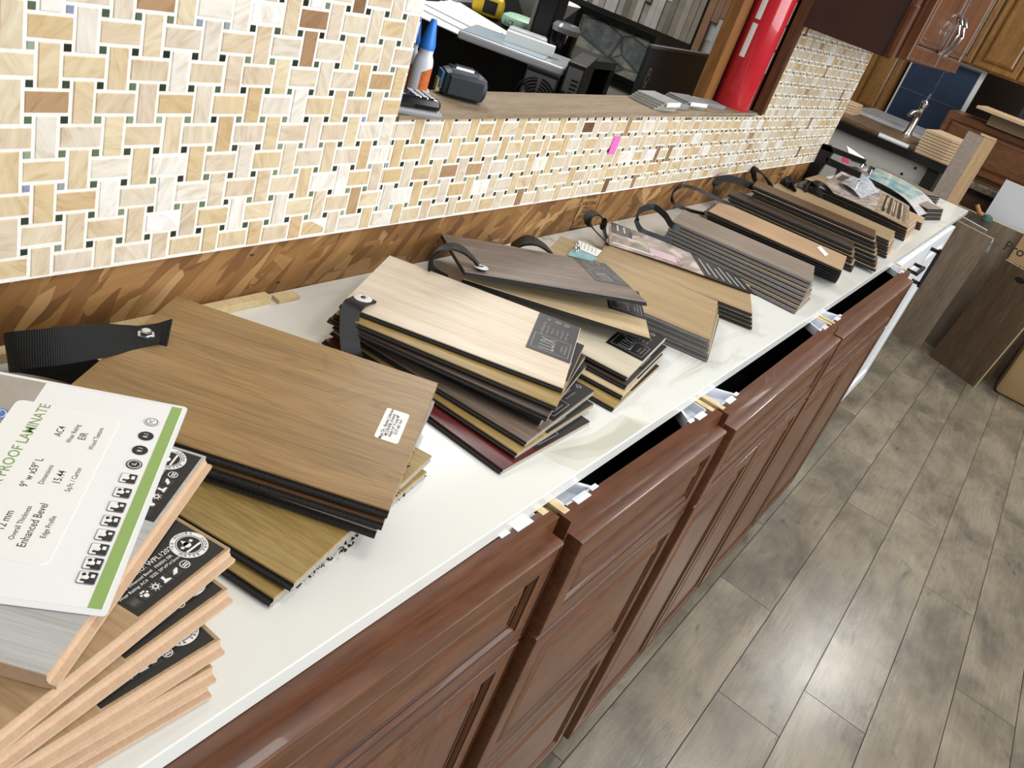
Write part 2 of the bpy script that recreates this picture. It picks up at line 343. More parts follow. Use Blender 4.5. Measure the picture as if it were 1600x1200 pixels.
# ------------------------------------------------------------------ the setting
def make_floor():
    mb = MB(); Y0 = .0185; P = .1672
    joints = {1: 2.497, 0: 2.113, -1: 1.70, -2: 1.904, -3: 2.738, -4: 2.319}
    for r in range(-14, 24):
        y0 = Y0 + r * P; j = joints.get(r, random.uniform(0, 1.27))
        x = j - 1.272 * math.ceil((j + .5) / 1.272)
        while x < 8.2:
            e = x + 1.272; g = .0011
            mb.box((x + g, y0 + g, -.012), (e - g, y0 + P - g, 0)); x = e
    o = mb.build('floor', [M_FLOOR]); tag(o, kind='structure')
    b = MB().box((-1.3, -2.5, -.05), (8.3, 4.1, -.0015)).build('subfloor', [M_SEAM]); b.parent = o
make_floor()
WY = .719                                # face of the tiles
XL, XR, ZS = .872, 2.285, 1.152          # pass-through opening
mb = MB()
for a, b in (((-1.2, WY + .009, 0), (XL, WY + .075, 2.9)), ((XL, WY + .009, 0), (XR, WY + .075, ZS)), ((XR, WY + .009, 0), (3.19, WY + .075, 2.9)), ((XL, WY + .009, 2.1), (XR, WY + .075, 2.9))): mb.box(a, b)
wall = mb.build('wall_left', [M_OSB]); tag(wall, kind='structure')
# stamp printed on the strand board
stamp = MB()
M = frame((1.50, WY + .0085, .915), (1, 0, 0), (0, 0, 1))
M = M @ Matrix.Rotation(radians(-3), 4, 'Z')
for k, (t, s) in enumerate((('RATED', .014), ('SHEATHING', .012), ('32/16', .02), ('EXPOSURE 1', .011), ('PS 2-10', .01))):
    stamp.text(t, s, 0, M @ Matrix.Translation((.035, .068 - .015 * k, 0)))
for a, b in (((-.006, -.003), (-.004, .085)), ((.075, -.003), (.077, .085)), ((-.006, -.005), (.077, -.001))): stamp.box((a[0], a[1], -.0002), (b[0], b[1], .0002), 0, M)
M = frame((2.83, WY + .0085, .925), (1, 0, 0), (0, 0, 1))
for k in range(4): stamp.text(('APA', 'MILL', '7/16', 'OSB')[k], .017, 0, M @ Matrix.Translation((0, .05 - .018 * k, 0)), sxy=(1.6, 1))
o = stamp.build('board_stamp', [plain('stamp_ink', '#3d2a18', .8)]); o.parent = wall

def make_tiles():
    p = .0319; d = .0088; g = .0011; x0 = .3949; z0 = 1.1796
    rects = [(-.5, .992, XL, 1.9), (XL, .992, XR, ZS), (XR, .992, 3.20, 1.9)]
    mb = MB(); rnd = random.Random(3)
    def put(ax, az, bx, bz, mi):
        for (rx0, rz0, rx1, rz1) in rects:
            X0, Z0, X1, Z1 = max(ax, rx0), max(az, rz0), min(bx, rx1), min(bz, rz1)
            if X1 - X0 < .003 or Z1 - Z0 < .003: continue
            t = [rnd.uniform(-.0004, .0004) for _ in range(3)]; e = .0009 if mi else .0011
            jx = rnd.uniform(-.0003, .0003); X0 += .0006; X1 -= .0006; Z0 += .0006; Z1 -= .0006
            q = [(X0 + jx, Z0), (X1 + jx, Z0), (X1 + jx, Z1), (X0 + jx, Z1)]
            qi = [(X0 + e + jx, Z0 + e), (X1 - e + jx, Z0 + e), (X1 - e + jx, Z1 - e), (X0 + e + jx, Z1 - e)]
            hs = [WY - .0012 + t[0] + (t[1] if k in (1, 2) else 0) + (t[2] if k > 1 else 0) for k in range(4)]
            vs = [(a, WY + .003, b) for a, b in q] + [(a, WY + .0004, b) for a, b in q] + [(qi[k][0], hs[k], qi[k][1]) for k in range(4)]
            fs = [(8, 9, 10, 11)] + [(4 + k, 4 + (k + 1) % 4, 8 + (k + 1) % 4, 8 + k) for k in range(4)] + [(k, (k + 1) % 4, 4 + (k + 1) % 4, 4 + k) for k in range(4)]
            mb.add(vs, fs, mi)
    for i in range(-26, 92):
        for j in range(-8, 24):
            cx = x0 + i * p; cz = z0 + j * p
            put(cx - d / 2, cz - d / 2, cx + d / 2, cz + d / 2, 1)
            horiz = (i + j) % 2 == 1
            hw = (p + d) / 2 if horiz else (p - d) / 2 - g; hh = (p - d) / 2 - g if horiz else (p + d) / 2
            put(cx + p / 2 - hw, cz + p / 2 - hh, cx + p / 2 + hw, cz + p / 2 + hh, 0)
    gr = MB()
    for (a, b, c, e) in rects: gr.box((a, WY - .0003, b - .0015), (c, WY + .0085, e))
    o = gr.build('backsplash_grout', [M_GROUT]); o.parent = wall
    t = mb.build('backsplash_tiles', [M_ONYX, M_DOT]); t.parent = wall
make_tiles()
# sill board and frame of the pass-through
SILLM = wood('raw_sill', '#7c6850', '#938066', '#a8957a', rough=.7, sx=4, sy=60)
mb = MB(); mb.add([(XL, WY - .004, 1.148), (XR, WY - .004, 1.158), (XR, .815, 1.158), (XL, .815, 1.148), (XL, WY - .004, 1.154), (XR, WY - .004, 1.164), (XR, .815, 1.164), (XL, .815, 1.154)], [(0, 3, 2, 1), (4, 5, 6, 7), (0, 1, 5, 4), (1, 2, 6, 5), (2, 3, 7, 6), (3, 0, 4, 7)])
o = mb.build('trim_1', [SILLM]); tag(o, kind='structure')
def sillz(x): return 1.154 + .01 * (x - XL) / (XR - XL)
TRIM = wood('jamb_wood', '#3c2313', '#573621', '#6d4a30', rough=.45, axis=2, sx=2, sy=40)
mb = MB().box((XR, WY - .012, 1.163), (XR + .03, .83, 2.1))
for k, y in enumerate((WY, WY + .018, WY + .036, WY + .054)): mb.box((XR - .006, y, 1.166), (XR + .001, y + .011, 2.1))
mb.box((XR + .001, WY - .013, 1.16), (XR + .012, WY - .001, 2.1))
o = mb.build('trim_2', [TRIM]); tag(o, kind='structure')
o = MB().box((XL - .02, WY + .01, 1.148), (XL, .81, 2.1)).build('trim_3', [plain('jamb_dark', '#3a2b20', .7)]); tag(o, kind='structure')
JAMBP = wood('jamb_post', '#6b4420', '#85592d', '#9c6e3c', rough=.45, axis=2, sx=2, sy=30)
o = MB().box((2.095, .80, 1.0), (2.155, .83, 2.1)).build('trim_4', [JAMBP]); tag(o, kind='structure')
o = MB().box((2.155, .803, 1.0), (2.4, .835, 2.1)).build('trim_5', [plain('dark_reveal', '#1c1512', .8)]); tag(o, kind='structure')
o = MB().box((7.6, -2.5, 0), (7.75, 4.1, 2.9)).build('wall_far', [plain('far_wall', '#4a3b2e', .9)]); tag(o, kind='structure')
o = MB().box((-1.2, 4.0, 0), (7.6, 4.1, 2.9)).build('wall_back_room', [plain('back_room_wall', '#3a3a3a', .9)]); tag(o, kind='structure')

# ------------------------------------------------------------------ counter
CF = .2614
mb = MB(); mb.box((-.4, CF, .890), (4.243, WY + .0085, TOP), 0, bev=.0012)
for k, pts in enumerate((((838, 702), (880, 692), (930, 676), (958, 656), (972, 648), (1018, 662), (990, 700), (962, 716), (902, 736), (872, 724)), ((856, 706), (915, 694), (955, 676), (978, 652), (1010, 664), (985, 698), (950, 712), (905, 720)), ((872, 704), (925, 692), (962, 674), (984, 656), (1004, 666), (980, 690), (940, 704)))):
    mb.prism([Vector((p.x, max(p.y, CF + .0012), p.z)) for p in (atz(a, b, TOP + .00006 * (k + 1)) for a, b in pts)], (0, 0, .00003), k + 1)
ct = mb.build('countertop', [M_COUNTER, plain('vein_pale', '#dad9cf', .16), plain('vein_soft', '#cfcec2', .16), plain('vein_mid', '#c6c5b7', .16)]); tag(ct, 'long white quartz countertop with faint grey veins under the tiled wall', 'countertop')
o = MB().box((-.05, .7045, TOP), (.70, .7185, TOP + .011)).build('wood_lath', [CLEAT]); tag(o, 'thin pale pine lath lying along the wall behind the large brown plank samples', 'wood strip')
o = MB().box((.71, .700, TOP), (.745, .716, TOP + .006)).build('wood_offcut', [CLEAT], rot=(0, 0, 0)); tag(o, 'small pale wood offcut at the end of the lath against the strand board', 'wood scrap')

# ------------------------------------------------------------------ raised panel fronts
RINGS = [(0, 0, 0), (0, .0175, 0), (.0015, .0200, 0), (.0042, .0205, 0), (.0050, .0188, 1), (.0072, .0198, 0), (.0100, .0200, 0), (.0310, .0200, 0), (.0322, .0180, 1), (.0345, .0190, 0), (.0372, .0142, 0), (.0384, .0095, 1), (.0412, .0095, 1), (.0425, .0118, 0), (.0460, .0145, 0), (.0505, .0172, 0), (.0555, .0190, 0), (.0600, .0198, 0), (.0606, .0186, 1), (.0625, .0186, 0)]
SHAKER = [(0, 0, 0), (0, .0185, 0), (.0008, .019, 0), (.058, .019, 0), (.058, .010, 0), (.059, .010, 0)]
def panel(mb, x0, z0, x1, z1, rings=RINGS, y=0, k=1.0, flip=False, M=None):
    """raised panel front in the plane y, its face towards -y"""
    w = min(x1 - x0, z1 - z0) / 2; s = min(1, (w - .004) / rings[-1][0]) * k
    vs = []; fs = []; ms = []
    for i, (a, dpt, mi) in enumerate(rings):
        a *= s if a > .02 * 0 else 1
        vs += [(x0 + a, y - dpt, z0 + a), (x1 - a, y - dpt, z0 + a), (x1 - a, y - dpt, z1 - a), (x0 + a, y - dpt, z1 - a)]
    base = len(mb.v); mb.add(vs, [], 0, M)
    for i in range(len(rings) - 1):
        mi = rings[i + 1][2]
        for q in range(4):
            a, b = base + i * 4 + q, base + i * 4 + (q + 1) % 4
            mb.f.append((a, b, b + 4, a + 4)); mb.m.append(mi)
    l = base + 4 * (len(rings) - 1); mb.f.append((l, l + 1, l + 2, l + 3)); mb.m.append(0)
    mb.f.append((base + 3, base + 2, base + 1, base)); mb.m.append(0)
    return mb
def cabinet(px0, px1, fronts, label, width=None, seed=0):
    """face-frame base cabinet; the two pixels are the front top corners of its frame"""
    zt = .889; A = atz(*px0, zt); B = atz(*px1, zt); v = B - A; ang = atan2(v.y, v.x); w = v.length
    if width: A = B - v.normalized() * width; w = width
    t = thing('base_cabinet', label, 'cabinet', (A.x, A.y, 0), ang, 'cherry base cabinets under the counter')
    zt = .8892
    fr = MB(); fr.box((0, 0, .10), (.038, .019, zt - .038)); fr.box((w - .038, 0, .10), (w, .019, zt - .038)); fr.box((0, 0, zt - .038), (w, .019, zt)); fr.box((.038, 0, .10), (w - .038, .019, .14)); fr.box((.038, 0, .70), (w - .038, .019, .73))
    fr.build('face_frame', [CHERRY], t)
    D = .44
    for x in (.004, w - .016): MB().box((x, .0125, .10), (x + .012, D, zt + .0006)).build('side_panel', [CLEAT], t)
    MB().box((.016, .019, .10), (w - .016, D, .115)).box((.016, D - .01, .115), (w - .016, D, zt - .01)).box((.038, .10, .70), (w - .038, D - .01, .702)).box((.016, .02, .115), (.018, D - .01, .86)).box((w - .018, .02, .115), (w - .016, D - .01, .86)).build('cabinet_interior', [DARKIN], t)  # interior panels and thin linings, blackened to paint in the shade
    MB().box((.0, .065, 0), (w, .08, .10)).build('toe_kick', [plain('toe_kick', '#2a1710', .6)], t)
    br = MB(); zb = .872
    br.prism([(0, 0, zb), (.062, 0, zb), (0, .085, zb)], (0, 0, .002)); br.box((0, 0, zb), (.062, .0025, zb + .0165)); br.box((0, 0, zb), (.0025, .085, zb + .0165))
    br.prism([(.060, 0, zb), (.064, .003, zb), (.003, .087, zb), (0, .083, zb)], (0, 0, .0165))
    br.box((.016, -.007, zb + .0172), (.046, .003, zb + .0182)); br.box((.054, -.003, zb + .0172), (.070, .003, zb + .0182))
    b = br.build('corner_bracket', [WHITEP], t, loc=(.018, .0195, 0))
    b2 = b.copy(); COL.objects.link(b2); b2.parent = t; b2.location = (w - .018, .0195, 0); b2.scale = (-1, 1, 1)
    for kind, x0, z0, x1, z1 in fronts(w):
        m = MB(); panel(m, x0, z0, x1, z1); m.build(kind, [CHERRY if kind == 'drawer_front' else CHERRYV, GLAZE], t, smooth=True)
    return t
e = .006
def drawer_doors(n):
    def f(w):
        r = [('drawer_front', e, .718, w - e, .870)]; q = (w - 2 * e) / n
        for k in range(n): r.append(('door', e + k * q + .0015, .108, e + (k + 1) * q - .0015, .712))
        return r
    return f
def drawers3(w): return [('drawer_front', e, .718, w - e, .870), ('drawer_front', e, .414, w - e, .712), ('drawer_front', e, .108, w - e, .408)]
cabinet((380, 1144.5), (874.3, 808), drawer_doors(2), 'nearest cherry base cabinet with a raised panel drawer over doors, cut by the picture bottom', width=.76)
cabinet((892.6, 816), (1129.8, 645.9), drawers3, 'cherry base cabinet with three stacked raised panel drawers')
cabinet((1139, 648.5), (1309.4, 510.6), drawer_doors(2), 'cherry base cabinet with wide drawer and two doors, right of the three-drawer cabinet')
cabinet((1310.5, 511), (1423.8, 425), drawer_doors(2), 'farthest cherry base cabinet, standing against the white cabinet')

# white shaker cabinet at the far end
W = 1.165
t = thing('white_cabinet', 'white shaker cabinet with black bar pulls at the far end of the counter', 'cabinet', (2.77, .272, 0))
MB().box((0, 0, .10), (W, .43, .8895)).build('carcass', [WHITEC], t)
MB().box((0, .06, 0), (W - .02, .40, .10)).build('toe_kick', [WHITEC], t)
for kind, a, c, b, dd in (('drawer_front', .004, .73, .60, .872), ('drawer_front', .606, .73, W - .002, .872), ('door', .004, .11, .60, .724), ('door', .606, .11, W - .002, .724)):
    m = MB(); panel(m, a, c, b, dd, SHAKER); f = m.build(kind, [WHITEC], t)
    if kind == 'drawer_front' and a < .1:
        MB().box((.22, -.057, .818), (.37, -.047, .828)).box((.225, -.05, .818), (.233, -.018, .828)).box((.357, -.05, .818), (.365, -.018, .828)).build('bar_pull', [BLACKM], f)
    if kind == 'door' and a > .5:
        MB().box((.626, -.057, .60 + .1), (.638, -.045, .60 + .255)).box((.626, -.05, .707), (.638, -.018, .719)).box((.626, -.05, .838), (.638, -.018, .85)).build('bar_pull', [BLACKM], f)

# wall cabinets over the far end of the counter
t = thing('wall_cabinet', 'cherry wall cabinet hung on the tiles with a plain dark side panel', 'cabinet', (2.30, .49, 1.391))
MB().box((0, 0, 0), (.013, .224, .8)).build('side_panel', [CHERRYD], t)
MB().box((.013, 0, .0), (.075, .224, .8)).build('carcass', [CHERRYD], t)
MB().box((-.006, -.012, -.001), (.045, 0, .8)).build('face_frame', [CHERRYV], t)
MB().box((-.010, -.020, .004), (.020, -.004, .125), bev=.003).build('corner_block', [CHERRYV], t)
t = thing('wall_cabinet', 'cherry two-door wall cabinet with chrome bow pulls, right of the plain dark side panel', 'cabinet', (2.405, .484, 1.397))
W2 = .86
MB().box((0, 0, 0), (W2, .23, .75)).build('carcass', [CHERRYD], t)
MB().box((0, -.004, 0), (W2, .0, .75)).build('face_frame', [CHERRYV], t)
for k in range(2):
    m = MB(); panel(m, .012 + k * (W2 / 2 - .004), .005, W2 / 2 - .004 + k * (W2 / 2 - .008), .74, y=-.004); dd = m.build('door', [CHERRYV, GLAZE], t)
    x = W2 / 2 - .045 if k == 0 else W2 / 2 + .045
    MB().tube([(x, -.022, .145), (x, -.030, .143), (x, -.040, .125), (x, -.044, .10), (x, -.040, .07), (x, -.030, .045), (x, -.022, .043)], .005, 0, 8).build('bow_pull', [CHROME], dd, smooth=True)

# ------------------------------------------------------------------ sample boards
def wd_(n, a, b, c, **k): return wood('plank_' + n, a, b, c, **k)
OAKB = wd_('brown_oak', '#7f6238', '#99794b', '#a7885b', sx=1.6, sy=45, rings=1.0, rough=.36, warp=.6)
OLIVE = wd_('olive_oak', '#7d683c', '#9a8049', '#ad9460', sx=4, sy=50, rough=.4)
UMBER = wd_('umber', '#4a3422', '#644629', '#7a5836')
ASHG = wd_('ash_grey', '#857b6e', '#a0968a', '#b5ab9e', sx=2, sy=60)
MAPLE = wd_('bleached_oak', '#bfae96', '#d6c7b2', '#e3d6c4', sx=2.2, sy=60, rings=.15, rough=.42)
TAUPE = wd_('taupe', '#5d4d42', '#7c6b5e', '#938172', sx=3, sy=80, rough=.45, bmp=.35)
GREYB = wd_('grey_brown', '#544844', '#73655e', '#9a8c82', sx=5, sy=95, rough=.38, bmp=.7, rings=.1)
SANDO = wd_('sand_oak', '#b09a73', '#c4ae88', '#d1bd99', sx=2, sy=55, rings=.15)
CREAM = wd_('cream', '#b4aa92', '#c6bda6', '#d0c8b4', sx=2, sy=50, rings=.1)
OAKN = wd_('natural_oak', '#957b58', '#a78f6b', '#b59e7b', sx=2, sy=45, rings=.2)
REDM = wd_('red_mahogany', '#3f1512', '#571c18', '#6b2822', sx=2, sy=50, rough=.3)
DARKW = wd_('dark_walnut', '#332922', '#43362c', '#54463a')
LTAN = wd_('light_tan', '#a98a68', '#bb9c7a', '#c9ac8a', sx=2, sy=40, rings=.15)
GREYL = wd_('pale_grey_laminate', '#9c9c9b', '#b4b4b3', '#c4c4c3', sx=1.5, sy=60, rings=.1)
TANL = wd_('tan_laminate', '#8f7452', '#a78a66', '#b99c78', sx=2, sy=40, rings=.15)
GREYT = wd_('grey_taupe', '#7b6e62', '#8e8175', '#a09387', sx=2, sy=50)

def board_mesh(L, Wd, t, style='plain'):
    """plank sample: x along the grain, y across, z up; mats 0 face, 1 long edge, 2 cut end"""
    mb = MB(); w = .0012
    if style == 'click':      # tongue on the free end, groove beneath
        mb.box((0, 0, 0), (L, Wd, t), 1)
        mb.v = []; mb.f = []; mb.m = []
        prof = [(0, 0), (L - .002, 0), (L + .006, t * .12), (L + .006, t * .38), (L + .0015, t * .42), (L + .001, t * .55), (L, t * .62), (L, t), (0, t)]
        mb.prism([(x, 0, z) for x, z in prof], (0, Wd, 0), 1)
        mb.box((.0005, .0005, t), (L - .0005, Wd - .0005, t + .0003), 0)
        return mb
    a = t - w
    pr = [(0, 0), (Wd, 0), (Wd, t * .35), (Wd - .003, t * .4), (Wd - .003, t * .62), (Wd, t * .68), (Wd, a), (0, a), (0, t * .55), (-.0035, t * .5), (-.0035, t * .2), (0, t * .15)]
    vs = [(0, y, z) for y, z in pr] + [(L, y, z) for y, z in pr]; n = len(pr)
    mb.add(vs, [tuple(range(n))], 2); o = 0
    mb.f.append(tuple(range(n, 2 * n))[::-1]); mb.m.append(2)
    for i in range(n):
        mb.f.append((i, n + i, n + (i + 1) % n, (i + 1) % n)); mb.m.append(1)
    b = .0006
    vs = [(0, 0, a), (L, 0, a), (L, Wd, a), (0, Wd, a), (b, b, t), (L - b, b, t), (L - b, Wd - b, t), (b, Wd - b, t)]
    mb.add(vs, [(4, 5, 6, 7), (0, 1, 5, 4), (1, 2, 6, 5), (2, 3, 7, 6), (3, 0, 4, 7)], 0)
    return mb
def place(px, z, yaw, L, Wd, corner='n'):
    """world position of a board's wall-end camera-side corner from its free-end corner seen in the photo"""
    p = atz(px[0], px[1], z); y = radians(yaw); u = Vector((cos(y), sin(y), 0)); v = Vector((-sin(y), cos(y), 0))
    return p - u * L - (v * Wd if corner == 'f' else Vector())
LUXW = lambda L, Wd: (L - .062, Wd * .36, L - .001, Wd - .001)
def lux_label(L, Wd, z, mat, parent, full=True):
    u0, v0, u1, v1 = LUXW(L, Wd); mb = MB(); mb.box((u0, v0, z), (u1, v1, z + .0003), 0); Z = z + .00045
    # reading direction +v, up -u
    def at(v, u): return frame((u, v, Z), (0, 1, 0), (-1, 0, 0))
    um = (u0 + u1) / 2
    if full:
        w = v1 - v0; q = v0 + w * .08
        mb.text('LUX', .024, 1, at(q + .022, um - .004), sxy=(.78, 1.25)); mb.text('FLOORING', .0042, 1, at(q + .022, um + .015)); mb.text('WATERPROOF', .0042, 1, at(q + .022, um + .0205))
        for a, b, c, d in ((q, um - .026, q + .045, um - .0252), (q, um + .0252, q + .045, um + .026), (q, um - .026, q + .0008, um + .026), (q + .0442, um - .026, q + .045, um + .026)): mb.box((b, a, Z - .0001), (d, c, Z), 1)
        for k, s in enumerate(('SKU LX703 Rigid Core', 'Thickness 6.5 mm', 'Width 7.5 in', 'Length 48 in', 'Wear Layer 20 mil', 'Lifetime Warranty')): mb.text(s, .0038 if k else .0046, 1, at(q + .066, um - .018 + k * .0068))
        for k in range(3):
            M = at(v1 - .012, um - .014 + .013 * k)
            if k: mb.add([(-.005, 0, 0), (0, -.005, 0), (.005, 0, 0), (0, .005, 0)], [(0, 1, 2, 3)], 1, M); disc(mb, (0, 0, .0001), .0025, 0, M, 10)
            else: mb.text('FC', .007, 1, M)
    return mb.build('label', [mat, INKG], parent)
class Bundle:
    def __init__(s, label, group, origin, cat='sample bundle'):
        s.root = thing('plank_sample_bundle', label, cat, origin, 0, group); s.o = Vector(origin)
    def board(s, P, yaw, L, Wd, t, face, edge, end, z=None, pitch=0, roll=0, style='plain', lab=None, label=None):
        """P: wall-end camera-side corner on the TOP face"""
        R = Matrix.Rotation(radians(yaw), 4, 'Z') @ Matrix.Rotation(radians(pitch), 4, 'Y') @ Matrix.Rotation(radians(roll), 4, 'X')
        zt = P.z if z is None else z; P = Vector((P.x, P.y, zt))
        Mw = Matrix.Translation(P - s.o) @ R @ Matrix.Translation((0, 0, -t))
        o = board_mesh(L, Wd, t, style).build('board', [face, edge, end], s.root, mw=Mw)
        if label: o['label'] = label
        if lab: lab(L, Wd, t + (.0003 if style == 'click' else 0), o)
        s.last = Mw; s.top = o
        return o
    def strap(s, ctrl, width, th, mat, name='strap', label=None):
        return MB().ribbon([(Vector(p) - s.o, w) for p, w in ctrl], width, th).build(name, [mat], s.root, smooth=True)
    def rivet(s, p, n=(0, 0, 1), r=.008, parent=None, mat=None):
        n = Vector(n).normalized(); M = Matrix.Translation(Vector(p) - s.o) @ n.to_track_quat('Z', 'Y').to_matrix().to_4x4()
        mb = MB().lathe([(r, 0), (r * 1.02, .0006), (r * .9, .0016), (r * .45, .002), (r * .4, .0012), (.0001, .0012)], 0, 24, M)
        mb.lathe([(r * .28, .001), (r * .26, .0022), (.0001, .0024)], 1, 12, M)
        return mb.build('rivet', [mat or CHROME, plain('rivet_core', '#4a4a4c', .4, metal=.8)], parent or s.root, smooth=True)

# ---- bundle A: thick laminate samples, nearest the camera
def wpl_label(kind):
    def f(L, Wd, z, parent):
        u0, u1 = L - .049, L - .0025; v0, v1 = Wd - .088, Wd - .0035; Z = z + .00045
        mb = MB().box((u0, v0, z), (u1, v1, z + .0003), 0)
        def at(v, u): return frame((u, v, Z), (0, 1, 0), (-1, 0, 0))
        M = at(Wd - .0172, L - .0235)
        disc(mb, (0, 0, 0), .0135, 1, M, 32, .0098); disc(mb, (0, 0, 0), .0092, 1, M, 32, .0086)
        for word, rad, flip in (('50 HOURS', .0116, 0), ('WATER PROOF', .0116, 1)):
            for n_, ch in enumerate(word):
                st_ = .27; a_ = (n_ - (len(word) - 1) / 2) * st_
                a2 = pi / 2 - a_ if not flip else -pi / 2 + a_
                mb.text(ch, .0034, 0, M @ Matrix.Translation((rad * cos(a2), rad * sin(a2), .0002)) @ Matrix.Rotation(a2 - pi / 2 if not flip else a2 + pi / 2, 4, 'Z'))
        mb.box((-.007, -.005, 0), (.007, -.0034, .0001), 1, M); disc(mb, (-.001, .001, 0), .003, 1, M, 10); disc(mb, (-.0055, .001, 0), .0014, 1, M, 8); disc(mb, (.004, .002, 0), .0014, 1, M, 8)
        mb.add([(-.004, .001, 0), (.002, .001, 0), (-.001, .0072, 0)], [(0, 1, 2)], 1, M)
        mb.text('Coastal  SKU: WPL1202', .0058, 1, at(Wd - .0565, L - .0305)); mb.text('EDGE: Enhanced Bevel   FINISH: EIR', .0034, 1, at(Wd - .0585, L - .0250)); mb.text('Wear Rating: AC4   SIZE: 59"x9"x12mm', .0034, 1, at(Wd - .0585, L - .0205))
        for k in range(6):
            M = at(Wd - .081 + k * .0094, L - .0125) @ Matrix.Scale(.78, 4); rrect(mb, -.0054, -.0056, .0054, .0056, .0015, 0, 2, M)
            M = M @ Matrix.Translation((0, 0, .0002))
            if k == 1:
                disc(mb, (0, -.0015, 0), .0024, 1, M, 10)
                for a, b in ((-.0033, .001), (-.0012, .0034), (.0012, .0034), (.0033, .001)): disc(mb, (a, b, 0), .0012, 1, M, 8)
            elif k == 2:
                disc(mb, (0, 0, 0), .003, 1, M, 14, .0016)
                for q in range(8): a = q * pi / 4; mb.add([(cos(a - .18) * .0036, sin(a - .18) * .0036, 0), (cos(a + .18) * .0036, sin(a + .18) * .0036, 0), (cos(a) * .0052, sin(a) * .0052, 0)], [(0, 1, 2)], 1, M)
            elif k == 3: mb.add([(-.004, -.0035, 0), (.004, -.0035, 0), (.004, -.002, 0), (.0, .0, 0), (.001, .004, 0), (-.002, .004, 0), (-.0025, -.001, 0), (-.004, -.002, 0)], [tuple(range(8))], 1, M)
            elif k == 4: mb.add([(-.0045, -.002, 0), (0, -.0025, 0), (.004, .001, 0), (.0045, .003, 0), (0, .0025, 0), (-.002, .0005, 0)], [tuple(range(6))], 1, M)
            elif k == 5: disc(mb, (0, 0, 0), .0048, 1, M, 16, .004); mb.box((-.003, .0, 0), (.003, .0012, .0001), 1, M); mb.box((-.003, -.0022, 0), (.003, -.0010, .0001), 1, M)
            else: mb.add([(-.004, -.003, 0), (.003, -.003, 0), (.004, .002, 0), (-.003, .003, 0)], [(0, 1, 2, 3)], 3, M)
        return mb.build('label', [LBL_K, INKW, plain('icon_tile', '#2b2a2a', .5), plain('faint_icon', '#4a4a4a', .5)], parent)
    return f
A = Bundle('thick laminate plank samples with pale cut edges and black labels, fanned out nearest the camera', None, (.20, .42, TOP))
LA, WA = .30, .2286
for px, yaw, k, face in (((325.5, 1067), -93.0, 1, TANL), ((332.5, 1042), -92.4, 2, TANL), ((345, 999), -88.7, 3, TANL), ((357, 920), -81.8, 4, TANL), ((360, 857), -77.2, 5, TANL), ((322, 713), -58.9, 6, GREYL)):
    z = TOP + .0122 * k; A.board(place(px, z, yaw, LA, WA, 'f'), yaw, LA, WA, .0115, face, EDGE_P, EDGE_P, style='click', lab=wpl_label(k), label='pale grey laminate board on top of the fan' if k == 6 else None)

# laminated specification card lying on bundle A
zc = TOP + .0122 * 6 + .0008
def on(px, py): return atz(px, py, zc)
K = on(285, 640); e1 = Vector((-.736, -.677, 0)).normalized(); e2 = Vector((-.677, .736, 0)).normalized(); ex = -e1
MC = frame((K.x, K.y, zc), ex, e2)        # x towards the far side (reading direction), y towards the wall
MCi = MC.inverted()
def cc(px, py): q = MCi @ on(px, py); return q.x, q.y
t = thing('specification_card', 'large laminated product card with green stripe and icons lying on the laminate samples', 'card', (K.x, K.y, zc))
B0 = Matrix.Translation((0, 0, 0)) @ frame((0, 0, 0), ex, e2)
film = MB(); rrect(film, -.234, -.004, .004, .284, .004, 0, 0, B0, th=.0006)
film.build('plastic_film', [plain('clear_film', '#e9ecee', .12, spec=.6, trans=.0)], t)
mb = MB(); mb.box((-.229, 0, .0006), (0, .108, .0009), 0, B0); mb.build('sheet', [GLOSSP], t)
mb = MB(); mb.box((-.229, .108, .0006), (0, .279, .0009), 0, B0); mb.build('photo_print', [plain('grey_print', '#a59f97', .2, noise=.12, nscale=30)], t)
mb = MB(); mb.box((-.229, 0, .0009), (0, .0085, .0011), 0, B0); mb.build('green_stripe', [plain('stripe_green', '#8fae63', .3)], t)
x0, y1 = cc(88, 888)[0], cc(45, 627)[1]; x1 = cc(190, 655)[0]; y0 = cc(190, 655)[1]
mb = MB(); rrect(mb, x0, y0, x1, y0 + .078, .006, .0009, 0, B0, th=.0004)
Zt = .0014
def tx(s, px, py, size, mi=1, sq=(1, 1)):
    a, b = cc(px, py); mb.text(s, size, mi, B0 @ Matrix.Translation((a, b, Zt)), sxy=sq)
tx('WATER PROOF LAMINATE', 22, 712, .0112, 2)
for s, s2, px, py in (('AC4', 'Wear Rating', 94, 676), ('EIR', 'Wood Texture', 130, 684), ('9" w x59" L', 'Dimensions', 50, 740), ('15.44', 'Sq.Ft. / Carton', 93, 748), ('12 mm', 'Overall Thickness', 8, 815), ('Enhanced Bevel', 'Edge Profile', 52, 822)):
    a, b = cc(px, py); mb.text(s, .0078, 1, B0 @ Matrix.Translation((a, b, Zt)), sxy=(.9, 1)); mb.text(s2, .0052, 1, B0 @ Matrix.Translation((a, b - .0095, Zt)), sxy=(.9, 1))
mb.build('data_panel', [PAPER, plain('card_text', '#3a3638', .5), GREEN], t)
mb = MB()
